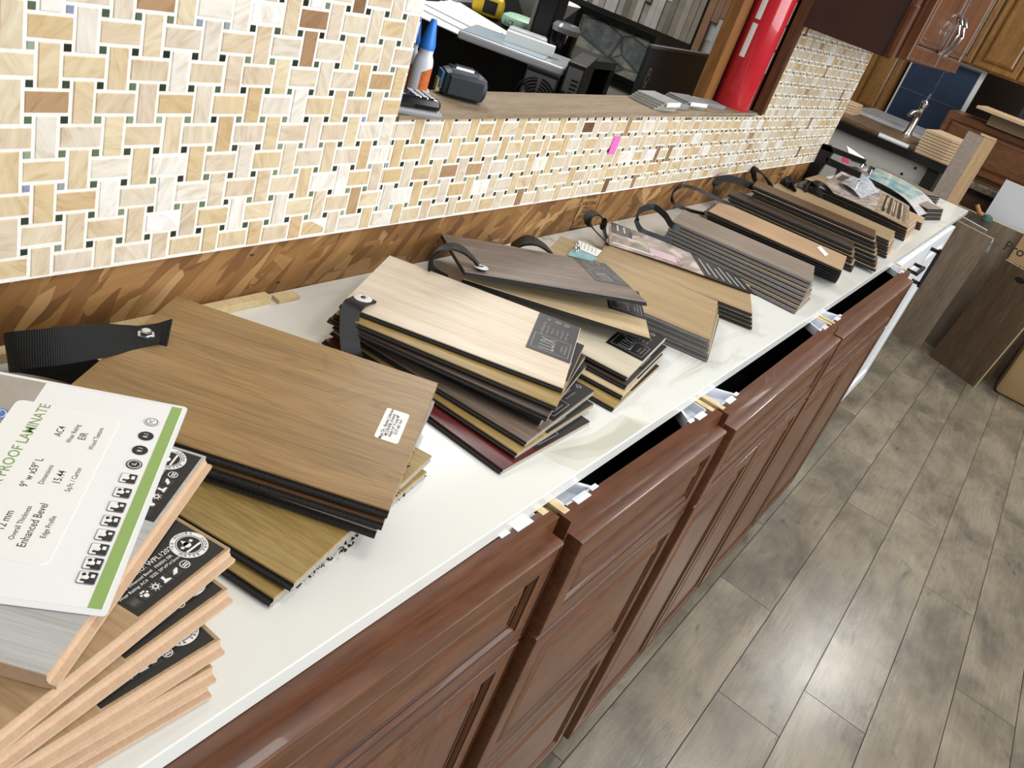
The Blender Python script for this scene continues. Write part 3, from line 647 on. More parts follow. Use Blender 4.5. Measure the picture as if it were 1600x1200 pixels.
for k in range(12):
    s = k / 11; a, b = cc(237 + (136 - 237) * s, 661 + (905 - 661) * s); M = B0 @ Matrix.Translation((a, b, Zt)) @ Matrix.Diagonal((.86, .86, 1, 1))
    if k < 4:
        disc(mb, (0, 0, 0), .0068, 0 if k else 1, M, 24); disc(mb, (0, 0, .0001), .0056, 2 if k in (0, 3) else 0, M, 24, .0048)
        mb.text(('FC', 'R I', 'R I', 'iL')[k], .0058, 1 if k == 0 else 2, M @ Matrix.Translation((0, 0, .0003)))
        if k == 0: disc(mb, (0, 0, .0001), .0066, 2, M, 24, .0)
    else:
        rrect(mb, -.0064, -.0068, .0064, .0068, .0016, 0, 1, M); rrect(mb, -.0058, -.0062, .0058, .0062, .0014, .0001, 2, M)
        mb.add([(-.0058, -.0062, .0002), (.0058, -.0062, .0002), (.0058, 0, .0002), (-.0058, .001, .0002)], [(0, 1, 2, 3)], 0, M)
        q = random.Random(k); w_ = .0018 + .0012 * q.random()
        disc(mb, (0, .001, .0003), w_, 2, M, 9); mb.box((-.004, -.0012, .0002), (-.002, .004, .0003), 0, M); mb.box((-.001 + .002 * q.random(), -.005, .0002), (.0035, -.0022, .0003), 2, M)
        if q.random() > .5: disc(mb, (.003, .003, .0003), .0016, 0, M, 8)
mb.build('icon_column', [plain('icon_black', '#1c1c1e', .4), plain('icon_rim', '#77777a', .4), GLOSSP], t)
a, b = cc(-3, 648); mb = MB(); M = B0 @ Matrix.Translation((a, b, Zt)); disc(mb, (0, 0, -.0003), .0075, 0, M, 24); disc(mb, (0, 0, 0), .0058, 1, M, 24, .005); mb.text('CARB', .0032, 1, M)
mb.build('round_seal', [plain('seal_blue', '#4f74c4', .3), GLOSSP], t)

# ---- bundle B: wide brown oak planks with a woven strap
LB, WB = .305, .2387
B = Bundle('widest plank samples under a large brown oak board with woven strap and white sticker', None, (.45, .50, TOP))
def sticker(L, Wd, z, parent):
    c = [atz(x, y, TOP + .047) for x, y in ((605, 634), (640, 646), (621, 699), (584, 686))]
    Mi = (parent.parent.matrix_basis @ parent.matrix_basis).inverted(); q = [Mi @ p for p in c]
    x0, x1 = min((q[0].x + q[3].x) / 2, (q[1].x + q[2].x) / 2), max((q[0].x + q[3].x) / 2, (q[1].x + q[2].x) / 2); y0, y1 = min(p.y for p in q) + .004, max(p.y for p in q) - .004
    mb = MB(); rrect(mb, x0, y0, x1, y1, .003, z, 0, Matrix(), th=.0002)
    for k, s in enumerate(('Mega Clic - Illumina Collection', 'MC378-478L (Ochird)', 'Width 9.4" X Long 48"', '23.27 sqft / box')):
        mb.text(s, .0046, 1, frame((x0 + (x1 - x0) * (.24 + k * .17), (y0 + y1) / 2, z + .0004), (0, 1, 0), (-1, 0, 0)))
    return mb.build('sticker', [PAPER, INK], parent)
for px, yaw, z, face, c, lb in (((428, 935), -80.3, .0095, OLIVE, 'n', None), ((460, 911), -77.5, .019, OLIVE, 'n', 'olive oak board fanned out below'), ((589, 829), -62, .0285, ASHG, 'n', 'grey board third from the top'), ((600, 816), -60.3, .038, UMBER, 'n', None), ((608.7, 797.5), -60.1, .0475, OAKB, 'n', 'large brown oak top board')):
    B.board(place(px, TOP + z, yaw, LB, WB, c), yaw, LB, WB, .0088, face, EDGE_D, EDGE_L, lab=sticker if face is OAKB else None, label=lb)
# frayed foam crumbs on the cut ends
rnd = random.Random(5); mb = MB()
for (a, b, z, n) in (((608, 798), (676, 603), .038, 26), ((458, 916), (548, 846), .012, 26), ((432, 938), (664, 741), .006, 26)):
    for _ in range(n):
        s = rnd.random(); p = atz(a[0] + (b[0] - a[0]) * s, a[1] + (b[1] - a[1]) * s, TOP + z * rnd.uniform(.6, 1)); p += Vector((.0015, -.0015, 0)) - B.o
        r = rnd.uniform(.0006, .0022); mb.add([p + Vector((rnd.uniform(-r, r) * 1.7, rnd.uniform(-r, r) * 1.7, rnd.uniform(-r, r))) for _ in range(4)], [(0, 1, 2), (0, 2, 3), (0, 3, 1), (1, 3, 2)])
mb.build('frayed_foam', [EDGE_D], B.root)
zt = TOP + .0475
wf = (.27, .95, 0); wl = (.10, .50, .86)
B.strap([(atz(265, 520, zt + .007), (.3, .9, .25)), (atz(248, 521, zt + .0035), wf), (atz(228, 524, zt + .0022), wf), (atz(200, 527, zt + .004), (.25, .9, .2)), (atz(150, 533, zt + .012), (.2, .75, .6)), (atz(90, 541, zt + .018), wl), (atz(40, 546, zt + .012), wl), (atz(16, 549, zt + .004), wl), (atz(14, 553, zt - .008), wl), (atz(40, 556, TOP + .024), wl), (atz(90, 566, TOP + .018), (.15, .65, .7)), (atz(140, 583, TOP + .012), (.2, .85, .4)), (atz(190, 606, TOP + .006), wf)], .034, .0022, WEB)
hx = MB().lathe([(.009, 0), (.009, .001), (.0065, .0012), (.006, .0045), (.0045, .0055), (.0001, .0055)], 0, 6, Matrix.Translation(atz(228, 523, zt + .003) - B.o)); hx.build('rivet', [CHROME], B.root)

# ---- bundle C: bleached oak on top
LC, WC = .29, .191
Cb = Bundle('plank samples topped by a bleached oak board, leather strap hooked over its side', 'labelled vinyl plank bundles', (.80, .50, TOP))
lab_k = lambda L, W, z, o: lux_label(L, W, z, LBL_K, o); lab_g = lambda L, W, z, o: lux_label(L, W, z, LBL_G, o)
P1 = Vector((.715, .606, TOP + .054)); pv = atz(567, 467, TOP + .054)
def pivoted(piv, yaw, off): y = radians(yaw); return Vector((piv.x + off[0] * cos(y) - off[1] * sin(y), piv.y + off[0] * sin(y) + off[1] * cos(y), 0))
y0 = radians(-65); d = P1 - pv; off = (d.x * cos(y0) + d.y * sin(y0), -d.x * sin(y0) + d.y * cos(y0))
for px, yaw, k, face in (((786, 734), -90.8, 1, REDM), ((808.5, 708.5), -87.7, 2, OLIVE), ((823.5, 690.5), -84.6, 3, TAUPE), (None, -76, 4, DARKW), (None, -73.5, 5, UMBER), ((856.5, 651.5), -72, 6, DARKW), ((870, 635), -69.0, 7, OLIVE), ((880.5, 606.5), -65, 8, MAPLE)):
    z = TOP + .00675 * k
    P = place(px, z, yaw, LC, WC) if px and k not in (2,) else pivoted(pv, yaw, off)
    if px and k == 2: P = place(px, z, yaw, LC, WC)
    Cb.board(P, yaw, LC, WC, .0064, face, EDGE_D, EDGE_L, z=z, lab=lab_g if k == 8 else lab_k, label={8: 'bleached oak top board with charcoal label', 1: 'dark red mahogany bottom board', 3: 'taupe board with black label'}.get(k))
zt = TOP + .054
wc = (.88, -.47, 0)
Cb.strap([(atz(577, 466, zt + .0022), (.5, -.86, 0)), (atz(568, 468, zt + .003), (.6, -.8, 0)), (atz(556, 474, zt + .0045), wc), (atz(549, 482, zt + .002), wc), (atz(546, 494, zt - .004), wc), (atz(546, 515, TOP + .040), wc), (atz(547, 535, TOP + .030), wc), (atz(549, 552, TOP + .020), wc), (atz(553, 562, TOP + .012), wc)], .024, .003, LEATHER)
Cb.rivet(atz(567, 466, zt + .005), (0, 0, 1), .0115, mat=SHEEN)

# ---- bundle D: grey brown board tilted on top, strap curling up
D = Bundle('plank samples under a tilted grey-brown rough grained board with charcoal label', 'labelled vinyl plank bundles', (1.05, .50, TOP))
z = TOP
for P, yaw, k, face, kw in ((place((960, 637.5), TOP + .0065, -83, LC, WC), -83, 1, OLIVE, {}), (place((973.5, 618), TOP + .0135, -81.5, LC, WC), -81.5, 2, SANDO, {}), (place((979.5, 603), TOP + .020, -81.7, LC, WC), -81.7, 3, DARKW, {}), (place((981, 589), TOP + .0275, -80.9, LC, WC), -80.9, 4, CREAM, {})):
    D.board(P, yaw, LC, WC, .0063, face, EDGE_K, EDGE_L, lab=lab_k, label='cream board under the tilted ones' if k == 4 else None)
D.board(Vector((.952, .598, TOP + .050)), -57.6, LC, WC, .0064, SANDO, EDGE_K, EDGE_L, pitch=-.3, roll=-2.2, lab=lab_k, label='pale sand oak board second from the top')
D.board(Vector((.935, .587, TOP + .070)), -40.0, LC + .003, WC - .012, .0068, GREYB, EDGE_K, EDGE_D, pitch=-1.5, roll=-6.6, lab=lab_g, label='tilted grey-brown top board with charcoal label')
zt = TOP + .068; Mt = D.root.matrix_basis @ D.last; nrm = Mt.to_3x3() @ Vector((0, 0, 1))
D.strap([(atz(756, 424, zt + .001), (.75, .6, -.1)), (atz(750, 418, zt + .003), (.75, .6, -.1)), (atz(738, 403, zt + .012), (.75, .6, -.1)), (atz(722, 390, zt + .024), (.75, .6, 0)), (atz(703, 386, zt + .028), (.8, .55, 0)), (atz(684, 392, zt + .020), (.85, .45, 0)), (atz(674, 405, zt + .004), (.85, .45, 0)), (atz(676, 425, zt - .022), (.85, .45, 0)), (atz(700, 440, TOP + .012), (.85, .45, 0))], .020, .003, LEATHER)
D.rivet(atz(751.5, 418, zt + .005), nrm, .011, mat=SHEEN)

# ---- bundle E: natural oak with grey edges
def stack(Bd, n, px, yaw, z0, dz, L, Wd, t, faces, edge, end, corner='n', dpx=(0, 0), dyaw=0, **k):
    for i in range(n):
        z = z0 + dz * (i + 1)
        p = place(px, z0 + dz * n, yaw, L, Wd, corner); p.z = z; p.x += dpx[0] * (n - 1 - i); p.y += dpx[1] * (n - 1 - i)
        kk = {a: b for a, b in k.items() if a != 'top'}
        if i == n - 1: kk.update(k.get('top', {}))
        Bd.board(p, yaw + dyaw * (n - 1 - i), L, Wd, t, faces[i % len(faces)], edge, end, **kk)
E_ = Bundle('wide natural oak plank samples with grey edges and a tiny swatch card chained on top', 'oak plank bundles', (1.30, .48, TOP))
stack(E_, 5, (1109.5, 531), -71.0, TOP, .0074, .31, .196, .0066, [TAUPE, SANDO, GREYT, OAKN, OAKN], EDGE_G, EDGE_G, dpx=(.0025, -.002), dyaw=-.4, top=dict(label='natural oak top board'))
ze = TOP + .039
E_.strap([(atz(862, 395, ze + .002), (.6, .8, 0)), (atz(852, 386, ze + .012), (.6, .8, 0)), (atz(835, 377, ze + .022), (.7, .7, 0)), (atz(815, 378, ze + .012), (.75, .65, 0)), (atz(800, 392, ze - .012), (.8, .6, 0)), (atz(815, 408, TOP + .01), (.8, .6, 0)), (atz(850, 412, TOP + .006), (.8, .6, 0))], .034, .003, LEATHER)
sw = thing('swatch_card', 'tiny white and teal swatch card on a ball chain, lying on natural oak', 'card', atz(915, 397, ze + .001))
o0 = sw.location.copy()
def pl(pts, z, zz, th, mat, name, par, o0=o0):
    return MB().prism([atz(x, y, z) - o0 + Vector((0, 0, zz)) for x, y in pts], (0, 0, th)).build(name, [mat], par)
pl([(893, 391), (915, 390), (934, 405), (925, 408), (886, 399)], ze, .0, .0008, plain('teal_print', '#7fb0b8', .3, noise=.25, nscale=60), 'teal_card', sw)
pl([(903, 377), (940, 393), (932, 402), (906, 391)], ze, .0012, .0008, PAPER, 'white_card', sw)
mb = MB()
for k in range(5):
    a = atz(909 + k * 5.6, 380 + k * 2.6, ze) - o0 + Vector((0, 0, .0022)); b = atz(907 + k * 5.6, 388 + k * 2.5, ze) - o0 + Vector((0, 0, .0022)); mb.tube([a, b], .0005, 0, 4)
mb.build('print_lines', [INKG], sw)
mb = MB()
for k in range(9):
    q = atz(900 + 3 * sin(k * 1.2), 392 - k * 1.3, ze + .004 + .0015 * sin(k)) - o0; mb.lathe([(.0001, -.0022), (.0016, -.0016), (.0023, 0), (.0016, .0016), (.0001, .0022)], 0, 8, Matrix.Translation(q))
mb.build('ball_chain', [CHROME], sw, smooth=True)

# ---- bundle F: brochure sheet on oak boards
F = Bundle('oak plank samples under a bent brochure sheet showing a room interior', 'oak plank bundles', (1.52, .48, TOP))
stack(F, 4, (1176, 490), -67, TOP, .0075, .30, .16, .0066, [OAKN, GREYT, SANDO, OAKN], EDGE_K, EDGE_L, dpx=(.002, -.003), dyaw=-.3, top=dict(label='natural oak board under the brochure'))
zf = TOP + .031
F.strap([(atz(951, 382, zf), (.5, .8, 0)), (atz(937, 368, zf + .012), (.5, .8, 0)), (atz(923, 352, zf + .026), (.6, .8, 0)), (atz(920, 337, zf + .034), (.6, .8, 0)), (atz(932, 333, zf + .034), (.6, .8, 0)), (atz(942, 343, zf + .024), (.6, .8, 0)), (atz(944, 360, zf + .01), (.6, .8, 0)), (atz(950, 381, TOP + .012), (.6, .8, 0))], .019, .0025, LEATHER)
def sheet(name, label, quad, z, mats, fn, cat='brochure', lift=.004, curl=0, parent=None):
    """bent printed sheet; quad = far-left, near-left, near-right, far-right pixels; fn paints prints in sheet units"""
    c = [atz(x, y, z) for x, y in quad]; o = c[1].copy()
    t = parent or thing(name, label, cat, o); o = t.location.copy() if parent is None else parent.location.copy()
    return t, c, o
def sheet_patch(t, o, c, u0, u1, v0, v1, mat, name, dz=0, lift=.006, end=.0, n=10, th=.0005):
    mb = MB(); vs = []
    for i in range(n + 1):
        for j in range(4):
            u = u0 + (u1 - u0) * i / n; v = v0 + (v1 - v0) * j / 3
            p = c[1].lerp(c[2], u).lerp(c[0].lerp(c[3], u), v); p = p + Vector((0, 0, dz + lift * sin(pi * u) + end * max(0, u - .6) ** 2)) - o; vs.append(p)
    fs = [(i * 4 + j, (i + 1) * 4 + j, (i + 1) * 4 + j + 1, i * 4 + j + 1) for i in range(n) for j in range(3)]
    m = len(vs); vs2 = vs + [p - Vector((0, 0, th)) for p in vs]; fs2 = fs + [tuple(m + q for q in f[::-1]) for f in fs]
    bd = [(i * 4, (i + 1) * 4) for i in range(n)] + [((i + 1) * 4 + 3, i * 4 + 3) for i in range(n)] + [(j + 1, j) for j in range(3)] + [(n * 4 + j, n * 4 + j + 1) for j in range(3)]
    fs2 += [(a, m + a, m + b, b) for a, b in bd]
    return mb.add(vs2, fs2).build(name, [mat], t, smooth=False)
def photo_mat(name, a, b, c, sc=25):
    m, nt, bs = nodes(name); n = N(nt, 'ShaderNodeTexNoise', Scale=sc, Detail=3.0, Distortion=1.0); nt.links.new(coords(nt, (1, 1.6, 1)), n.inputs['Vector'])
    r = ramp(nt, [(.3, lin(a)), (.5, lin(b)), (.68, lin(c))], n.outputs['Fac']); nt.links.new(r.outputs[0], bs.inputs['Base Color']); bs.inputs['Roughness'].default_value = .14; return m
t, c, o = sheet('brochure', 'bent brochure sheet with room photo and dark text panel on the oak boards', ((951, 345), (952, 382), (1182, 462), (1150, 428)), zf + .001, None, None)
Lf = dict(lift=.004)
sheet_patch(t, o, c, 0, .64, 0, 1, photo_mat('room_photo', '#7a6d66', '#a5968e', '#d8cdc8', 18), 'room_photo', **Lf)
sheet_patch(t, o, c, .64, 1, 0, 1, plain('dark_text_panel', '#1f2022', .25), 'text_panel', **Lf)
sheet_patch(t, o, c, .02, .17, .55, .98, plain('slate_print', '#4b4f52', .25), 'title_block', dz=.0007, **Lf)
sheet_patch(t, o, c, .28, .46, .12, .42, plain('pink_print', '#d7bfc9', .25), 'printed_sofa', dz=.0007, **Lf)
sheet_patch(t, o, c, .02, .30, .10, .14, PAPER, 'printed_rug', dz=.0007, **Lf)
for k in range(6): sheet_patch(t, o, c, .68 + .05 * k, .695 + .05 * k, .12, .85 - .1 * (k % 3), INKG, 'text_line', dz=.0007, **Lf)
for k in range(2): sheet_patch(t, o, c, .06 + .05 * k, .07 + .05 * k, .66, .9, INKW, 'title_line', dz=.0014, **Lf)

# ---- bundle G: grey edged boards with thin loop strap
G = Bundle('tall pile of grey edged vinyl planks with a thin looped strap, behind the brochure bundle', 'slim edged vinyl bundles', (1.80, .46, TOP))
stack(G, 8, (1268, 440.5), -76.5, TOP, .0069, .318, .135, .0056, [GREYT, OAKN, TAUPE, GREYT], EDGE_G, EDGE_L, dpx=(-.0028, -.0008), dyaw=-1.4, top=dict(label='grey taupe top board'))
zg = TOP + .055
G.strap([(atz(1062, 357, zg + .001), (.3, .3, .9)), (atz(1050, 352, zg + .004), (.3, .3, .9)), (atz(1038, 335, zg + .012), (.25, .3, .9)), (atz(1020, 323, zg + .014), (.25, .3, .9)), (atz(1000, 329, zg + .008), (.25, .3, .9)), (atz(995, 345, zg - .006), (.25, .3, .9)), (atz(1003, 361, TOP + .026), (.25, .3, .9)), (atz(1025, 370, TOP + .022), (.25, .3, .9)), (atz(1050, 378, TOP + .02), (.25, .3, .9))], .013, .0028, plain('dark_grey_strap', '#1f2225', .5, spec=.35))
# ---- bundle H: tan board on dark edged planks
H = Bundle('dark edged plank samples under a light tan board, stepped ends facing the wall', 'slim edged vinyl bundles', (2.10, .46, TOP))
stack(H, 6, (1316, 422.5), -79.5, TOP, .0088, .335, .15, .0072, [LTAN, GREYT, TAUPE, UMBER, LTAN, LTAN], EDGE_K, EDGE_P, dpx=(.004, -.001), dyaw=1.9, top=dict(label='light tan top board'))
zh = TOP + .053
H.strap([(atz(1148, 322, zh + .001), (.4, .2, .6)), (atz(1128, 314, zh + .004), (.3, .2, .8)), (atz(1105, 303, zh + .014), (.3, .2, .8)), (atz(1085, 294, zh + .020), (.3, .2, .8)), (atz(1065, 291, zh + .016), (.3, .2, .8)), (atz(1051, 302, zh + .002), (.3, .2, .8)), (atz(1053, 318, zh - .014), (.3, .2, .8)), (atz(1075, 328, TOP + .03), (.3, .2, .8)), (atz(1100, 334, TOP + .024), (.3, .2, .8))], .008, .0025, LEATHER)
mb = MB(); stp = [(1088, 312), (1100, 306), (1126, 352), (1114, 362)]
for k in range(6):
    zz = TOP + .0085 * k; s = k * .004
    p = [atz(1103, 338, TOP) + Vector((s - .01, -s, 0)), atz(1120, 358, TOP) + Vector((s, -s * .6, 0))]
    mb.prism([(p[0].x - .055, p[0].y, zz), (p[0].x, p[0].y, zz), (p[1].x, p[1].y - .03, zz), (p[1].x - .05, p[1].y - .03, zz)], (0, 0, .0078), 0)
mb.v = [tuple(Vector(v) - Vector((2.10, .46, TOP))) for v in mb.v]
mb.build('stepped_board_ends', [plain('stepped_end', '#8d8371', .7, noise=.2, nscale=60)], H.root)
card = MB().prism([atz(x, y, zh) - H.o + Vector((0, 0, .0006)) for x, y in ((1276, 387), (1282, 385), (1294, 398), (1289, 401))], (0, 0, .0004)).build('paper_tag', [PAPER], H.root)
# ---- bundle I: black edges, two sub stacks
I_ = Bundle('two interleaved piles of black edged planks with a paper label curling at the end', 'slim edged vinyl bundles', (2.38, .48, TOP))
stack(I_, 6, (1333, 388), -79.5, TOP, .0088, .345, .085, .0074, [DARKW, LTAN, UMBER, OLIVE, TAUPE, DARKW], EDGE_K, EDGE_D, dpx=(-.001, -.005), dyaw=-.5)
stack(I_, 8, (1368, 371), -77.5, TOP + .006, .0095, .345, .095, .0078, [LTAN, UMBER, TAUPE, LTAN, OLIVE, DARKW], EDGE_K, EDGE_D, dpx=(-.0015, -.006), dyaw=-.4)
zi = TOP + .06
pp = [atz(1331, 376, TOP + .028), atz(1339, 394, TOP + .018), atz(1340, 404, TOP + .001), atz(1333, 404, TOP + .001)]
MB().prism([p - I_.o for p in pp], (.002, -.001, 0)).build('curled_label', [PAPER], I_.root)
I_.strap([(atz(1205, 297, zi - .01), (.5, .3, .6)), (atz(1180, 293, zi + .004), (.5, .3, .6)), (atz(1155, 283, zi + .02), (.4, .3, .7)), (atz(1132, 279, zi + .024), (.4, .3, .7)), (atz(1117, 288, zi + .008), (.4, .3, .7)), (atz(1116, 300, zi - .012), (.4, .3, .7))], .018, .003, WEB)
I_.strap([(atz(1207, 296, zi - .012), (.5, .6, .0)), (atz(1200, 282, zi + .01), (.5, .6, .0)), (atz(1188, 268, zi + .032), (.5, .6, .1)), (atz(1178, 266, zi + .03), (.5, .6, .1)), (atz(1180, 282, zi + .004), (.5, .6, .0)), (atz(1190, 298, zi - .028), (.5, .6, .0))], .034, .003, WEB)
# ---- bundle J: golden tan top
J = Bundle('plank samples under a golden tan board, between the black edged piles and the brochure pile', 'slim edged vinyl bundles', (2.68, .46, TOP))
stack(J, 6, (1390, 376), -84, TOP, .0086, .37, .17, .0072, [LTAN, LTAN, TAUPE, LTAN, OAKN, OAKN], EDGE_K, EDGE_P, dpx=(.0015, -.003), top=dict(label='golden tan top board'))
zj = TOP + .052
J.strap([(atz(1243, 300, zj), (.5, .6, 0)), (atz(1236, 288, zj + .014), (.5, .6, 0)), (atz(1231, 281, zj + .014), (.5, .6, 0)), (atz(1226, 288, zj + .004), (.5, .6, 0)), (atz(1232, 303, zj - .02), (.5, .6, 0))], .03, .003, WEB)
J.strap([(atz(1285, 306, zj + .008), (.3, .5, .6)), (atz(1275, 293, zj + .016), (.3, .5, .6)), (atz(1262, 285, zj + .016), (.3, .5, .6)), (atz(1249, 289, zj + .006), (.3, .5, .6)), (atz(1246, 296, zj - .004), (.3, .5, .6))], .014, .003, LEATHER)
# ---- bundle K: glossy brochure top
Kb = Bundle('plank samples under glossy room brochures with a metal clip, near the far end', 'brochure topped bundles', (3.05, .46, TOP))
stack(Kb, 6, (1420, 352), -88, TOP, .0088, .36, .20, .0070, [LTAN, GREYT, TAUPE, LTAN, GREYT, LTAN], EDGE_K, EDGE_P, dpx=(.001, -.002), top=dict(label='board under the brochures'))
stack(Kb, 3, (1441, 349), -84, TOP, .0090, .30, .14, .0070, [LTAN, LTAN, LTAN], EDGE_K, EDGE_P, dpx=(.004, -.002))
zk = TOP + .0535
t, c, o = sheet('brochure', 'glossy brochure with living room photo and dark floor swatches on the far bundle', ((1316, 267), (1279, 292), (1420, 357), (1421, 322)), zk + .001, None, None)
sheet_patch(t, o, c, 0, .62, 0, 1, photo_mat('lounge_photo', '#8b7a70', '#c4b6aa', '#ece8e4', 22), 'room_photo', lift=.004)
sheet_patch(t, o, c, .62, 1, 0, 1, photo_mat('tan_print', '#a08a72', '#c0a98e', '#d6c6b2', 12), 'swatch_page', lift=.004)
sheet_patch(t, o, c, .05, .25, .55, .85, plain('print_dark', '#51504e', .25), 'printed_window', dz=.0008, lift=.004)
for k in range(5): sheet_patch(t, o, c, .68 + .06 * k, .715 + .06 * k, .15, .9, plain('swatch_%d' % k, ('#2c261f', '#4a3c2e', '#6d5a43', '#3a3028', '#857663')[k], .3), 'printed_swatch', dz=.0008, lift=.004)
for k in range(3): sheet_patch(t, o, c, .705 + .10 * k, .712 + .10 * k, .3, .8, INKW, 'printed_line', dz=.0014, lift=.004)
t, c, o = sheet('brochure', 'blue and white folded leaflet standing out behind the metal clip', ((1345, 270), (1312, 285), (1345, 310), (1372, 300)), zk + .010, None, None)
sheet_patch(t, o, c, 0, 1, 0, 1, photo_mat('blue_leaflet', '#8fa3c4', '#d5dbe6', '#f2f3f4', 30), 'leaflet_print', lift=.008)
cl = thing('metal_clip', 'shiny metal screw post clip holding the glossy brochures', 'clip', atz(1336, 297, zk + .012))
MB().tube([(0, 0, -.003), (.012, .004, .026)], .0035, 0, 10).build('post', [CHROME], cl, smooth=True)
MB().lathe([(.0001, 0), (.006, .001), (.007, .004), (.005, .007), (.0001, .008)], 0, 14, Matrix.Translation((.012, .004, .024))).build('cap', [CHROME], cl, smooth=True)
Kb.strap([(atz(1258, 300, zk), (.3, .3, .7)), (atz(1266, 288, zk + .014), (.3, .3, .7)), (atz(1278, 285, zk + .016), (.3, .3, .7)), (atz(1290, 292, zk + .01), (.3, .3, .7)), (atz(1300, 304, zk), (.3, .3, .7))], .012, .0025, LEATHER)
# ---- bundle L: teal brochure
Lb = Bundle('black edged plank samples topped by a teal brochure, farthest on the counter', 'brochure topped bundles', (3.55, .50, TOP))
stack(Lb, 6, (1450, 326), -103, TOP, .0070, .40, .16, .0062, [DARKW, TAUPE, DARKW, GREYT, DARKW, GREYT], EDGE_K, EDGE_K, dpx=(-.002, -.002))
zl = TOP + .043
t, c, o = sheet('brochure', 'long teal and sand coloured brochure sliding off the farthest bundle', ((1370, 262), (1353, 276), (1440, 330), (1471, 320)), zl + .002, None, None)
sheet_patch(t, o, c, 0, .75, 0, 1, photo_mat('teal_photo', '#6f9ba3', '#a4c6c8', '#d8d4b8', 9), 'teal_photo', lift=.01, end=-.12)
sheet_patch(t, o, c, .75, 1, 0, 1, photo_mat('text_page', '#b3b4b8', '#d2d2d4', '#e2e2e0', 40), 'text_page', lift=.01, end=-.12)
cl = thing('metal_clip', 'small chrome clip at the wall end of the teal brochure', 'clip', atz(1359, 272, zl + .008))
MB().tube([(0, 0, -.004), (.008, .003, .018)], .004, 0, 10).build('post', [CHROME], cl, smooth=True)
# ---- thin pile behind + clipboard
Mb_ = Bundle('thin dark edged samples against the black stand, behind the teal brochure', 'brochure topped bundles', (3.95, .55, TOP))
stack(Mb_, 5, (1449, 304), -112, TOP, .0085, .30, .11, .006, [GREYT, TAUPE, GREYT], EDGE_K, EDGE_K, dpx=(-.003, .0))
cb = thing('folded_leaflet', 'folded black and white leaflet with a chrome ring on the pile by the black stand', 'leaflet', atz(1335, 258, TOP + .07))
o = cb.location.copy()
MB().prism([atz(x, y, TOP + .07) - o for x, y in ((1323, 233), (1326, 243), (1352, 256), (1350, 252))], (.01, .01, .012)).build('white_page', [PAPER], cb)
MB().prism([atz(x, y, TOP + .068) - o for x, y in ((1325, 240), (1330, 252), (1354, 260), (1352, 254))], (0, 0, .002)).build('black_page', [BLACK], cb)
MB().prism([atz(x, y, TOP + .062) - o for x, y in ((1316, 246), (1326, 250), (1326, 256), (1315, 253))], (0, 0, .003)).build('red_tab', [plain('magenta_tab', '#b02a55', .5)], cb)
MB().tube([(0.03, -.02, 0), (.035, -.022, .02)], .005, 0, 8).build('ring', [CHROME], cb)

# black stand at the wall end
b0 = atz(1256, 287, TOP); sx_ = b0.x
st = thing('display_stand', 'black stand of flat bars standing on the counter at the end of the tiled wall', 'stand', (sx_, b0.y, TOP))
def sl(px, py): p = atx(px, py, sx_); return Vector((0, p.y - b0.y, p.z - TOP))
a, b_ = sl(1282, 226), sl(1298, 230)
MB().prism([sl(1249, 289), sl(1266, 289), sl(1302, 238), sl(1298, 227), sl(1283, 224)], (.02, 0, 0)).build('post', [BLACKM], st)
MB().prism([sl(1284, 224), sl(1352, 250), sl(1350, 257), sl(1282, 232)], (.02, 0, 0)).build('rail', [BLACKM], st)
MB().prism([sl(1292, 246), sl(1345, 270), sl(1342, 279), sl(1289, 256)], (.02, 0, 0)).build('lower_rail', [BLACKM], st)

# ------------------------------------------------------------------ things on the sill of the pass-through
def bottle(name, label, p, s=1.0, label_col='#c8682a', back=False):
    t = thing(name, label, 'glue bottle', p, radians(-60))
    m = MB(); prof = [(.0001, 0), (.0165, 0), (.0175, .003), (.0175, .062), (.016, .070), (.0125, .078), (.0125, .088)]
    K = Matrix.Scale(s, 4) @ Matrix.Diagonal((1, .72, 1, 1)); m.lathe(prof, 0, 28, K); m.build('bottle_body', [plain('milky_plastic', '#dfe2ea', .3, trans=0)], t, smooth=True)
    m = MB().lathe([(.0130, .086), (.0135, .094), (.006, .132), (.0048, .136), (.0001, .136)], 0, 24, Matrix.Scale(s, 4)); m.build('cap', [plain('blue_cap', '#2f7fe0', .35)], t, smooth=True)
    m = MB(); vs = []
    for k in range(13):
        a = radians(-80 + k * 160 / 12); 
        for z in (.006, .046 + .012 * cos(a)): vs.append((.0179 * cos(a) * s, .0179 * .72 * sin(a) * s, z * s))
    m.add(vs, [(2 * k, 2 * k + 2, 2 * k + 3, 2 * k + 1) for k in range(12)]); m.build('wrap_label', [plain('orange_label', label_col, .4, noise=.25, nscale=260)], t)
    return t
b1 = bottle('glue_bottle', 'white glue bottle with blue cap and orange label standing on the sill', tuple(atz(648, 152, 1.155)), .80)
b2 = bottle('glue_bottle', 'second glue bottle almost hidden behind the tiled edge of the opening', tuple(atz(626, 140, 1.155)), .78, '#7d3f22')
for c in b1.children: c.data = c.data
ph = thing('desk_phone', 'black cordless phone lying on the sill in the corner against the tiles', 'phone', (.893, .735, sillz(.893)), radians(-22))
MB().box((-.02, -.022, .0), (.055, .022, .010), bev=.004).build('silver_base', [plain('grey_plastic', '#8f8f92', .4)], ph, smooth=True)
MB().box((-.02, -.021, .008), (.052, .021, .026), bev=.009).build('handset', [plain('gloss_black', '#0b0b0c', .12)], ph, smooth=True)
m = MB()
for i in range(3):
    for j in range(3): m.box((.010 + i * .011, -.015 + j * .011, .0255), (.018 + i * .011, -.007 + j * .011, .0272), bev=.001)
m.build('keypad', [plain('key_grey', '#b9bbbf', .4)], ph)
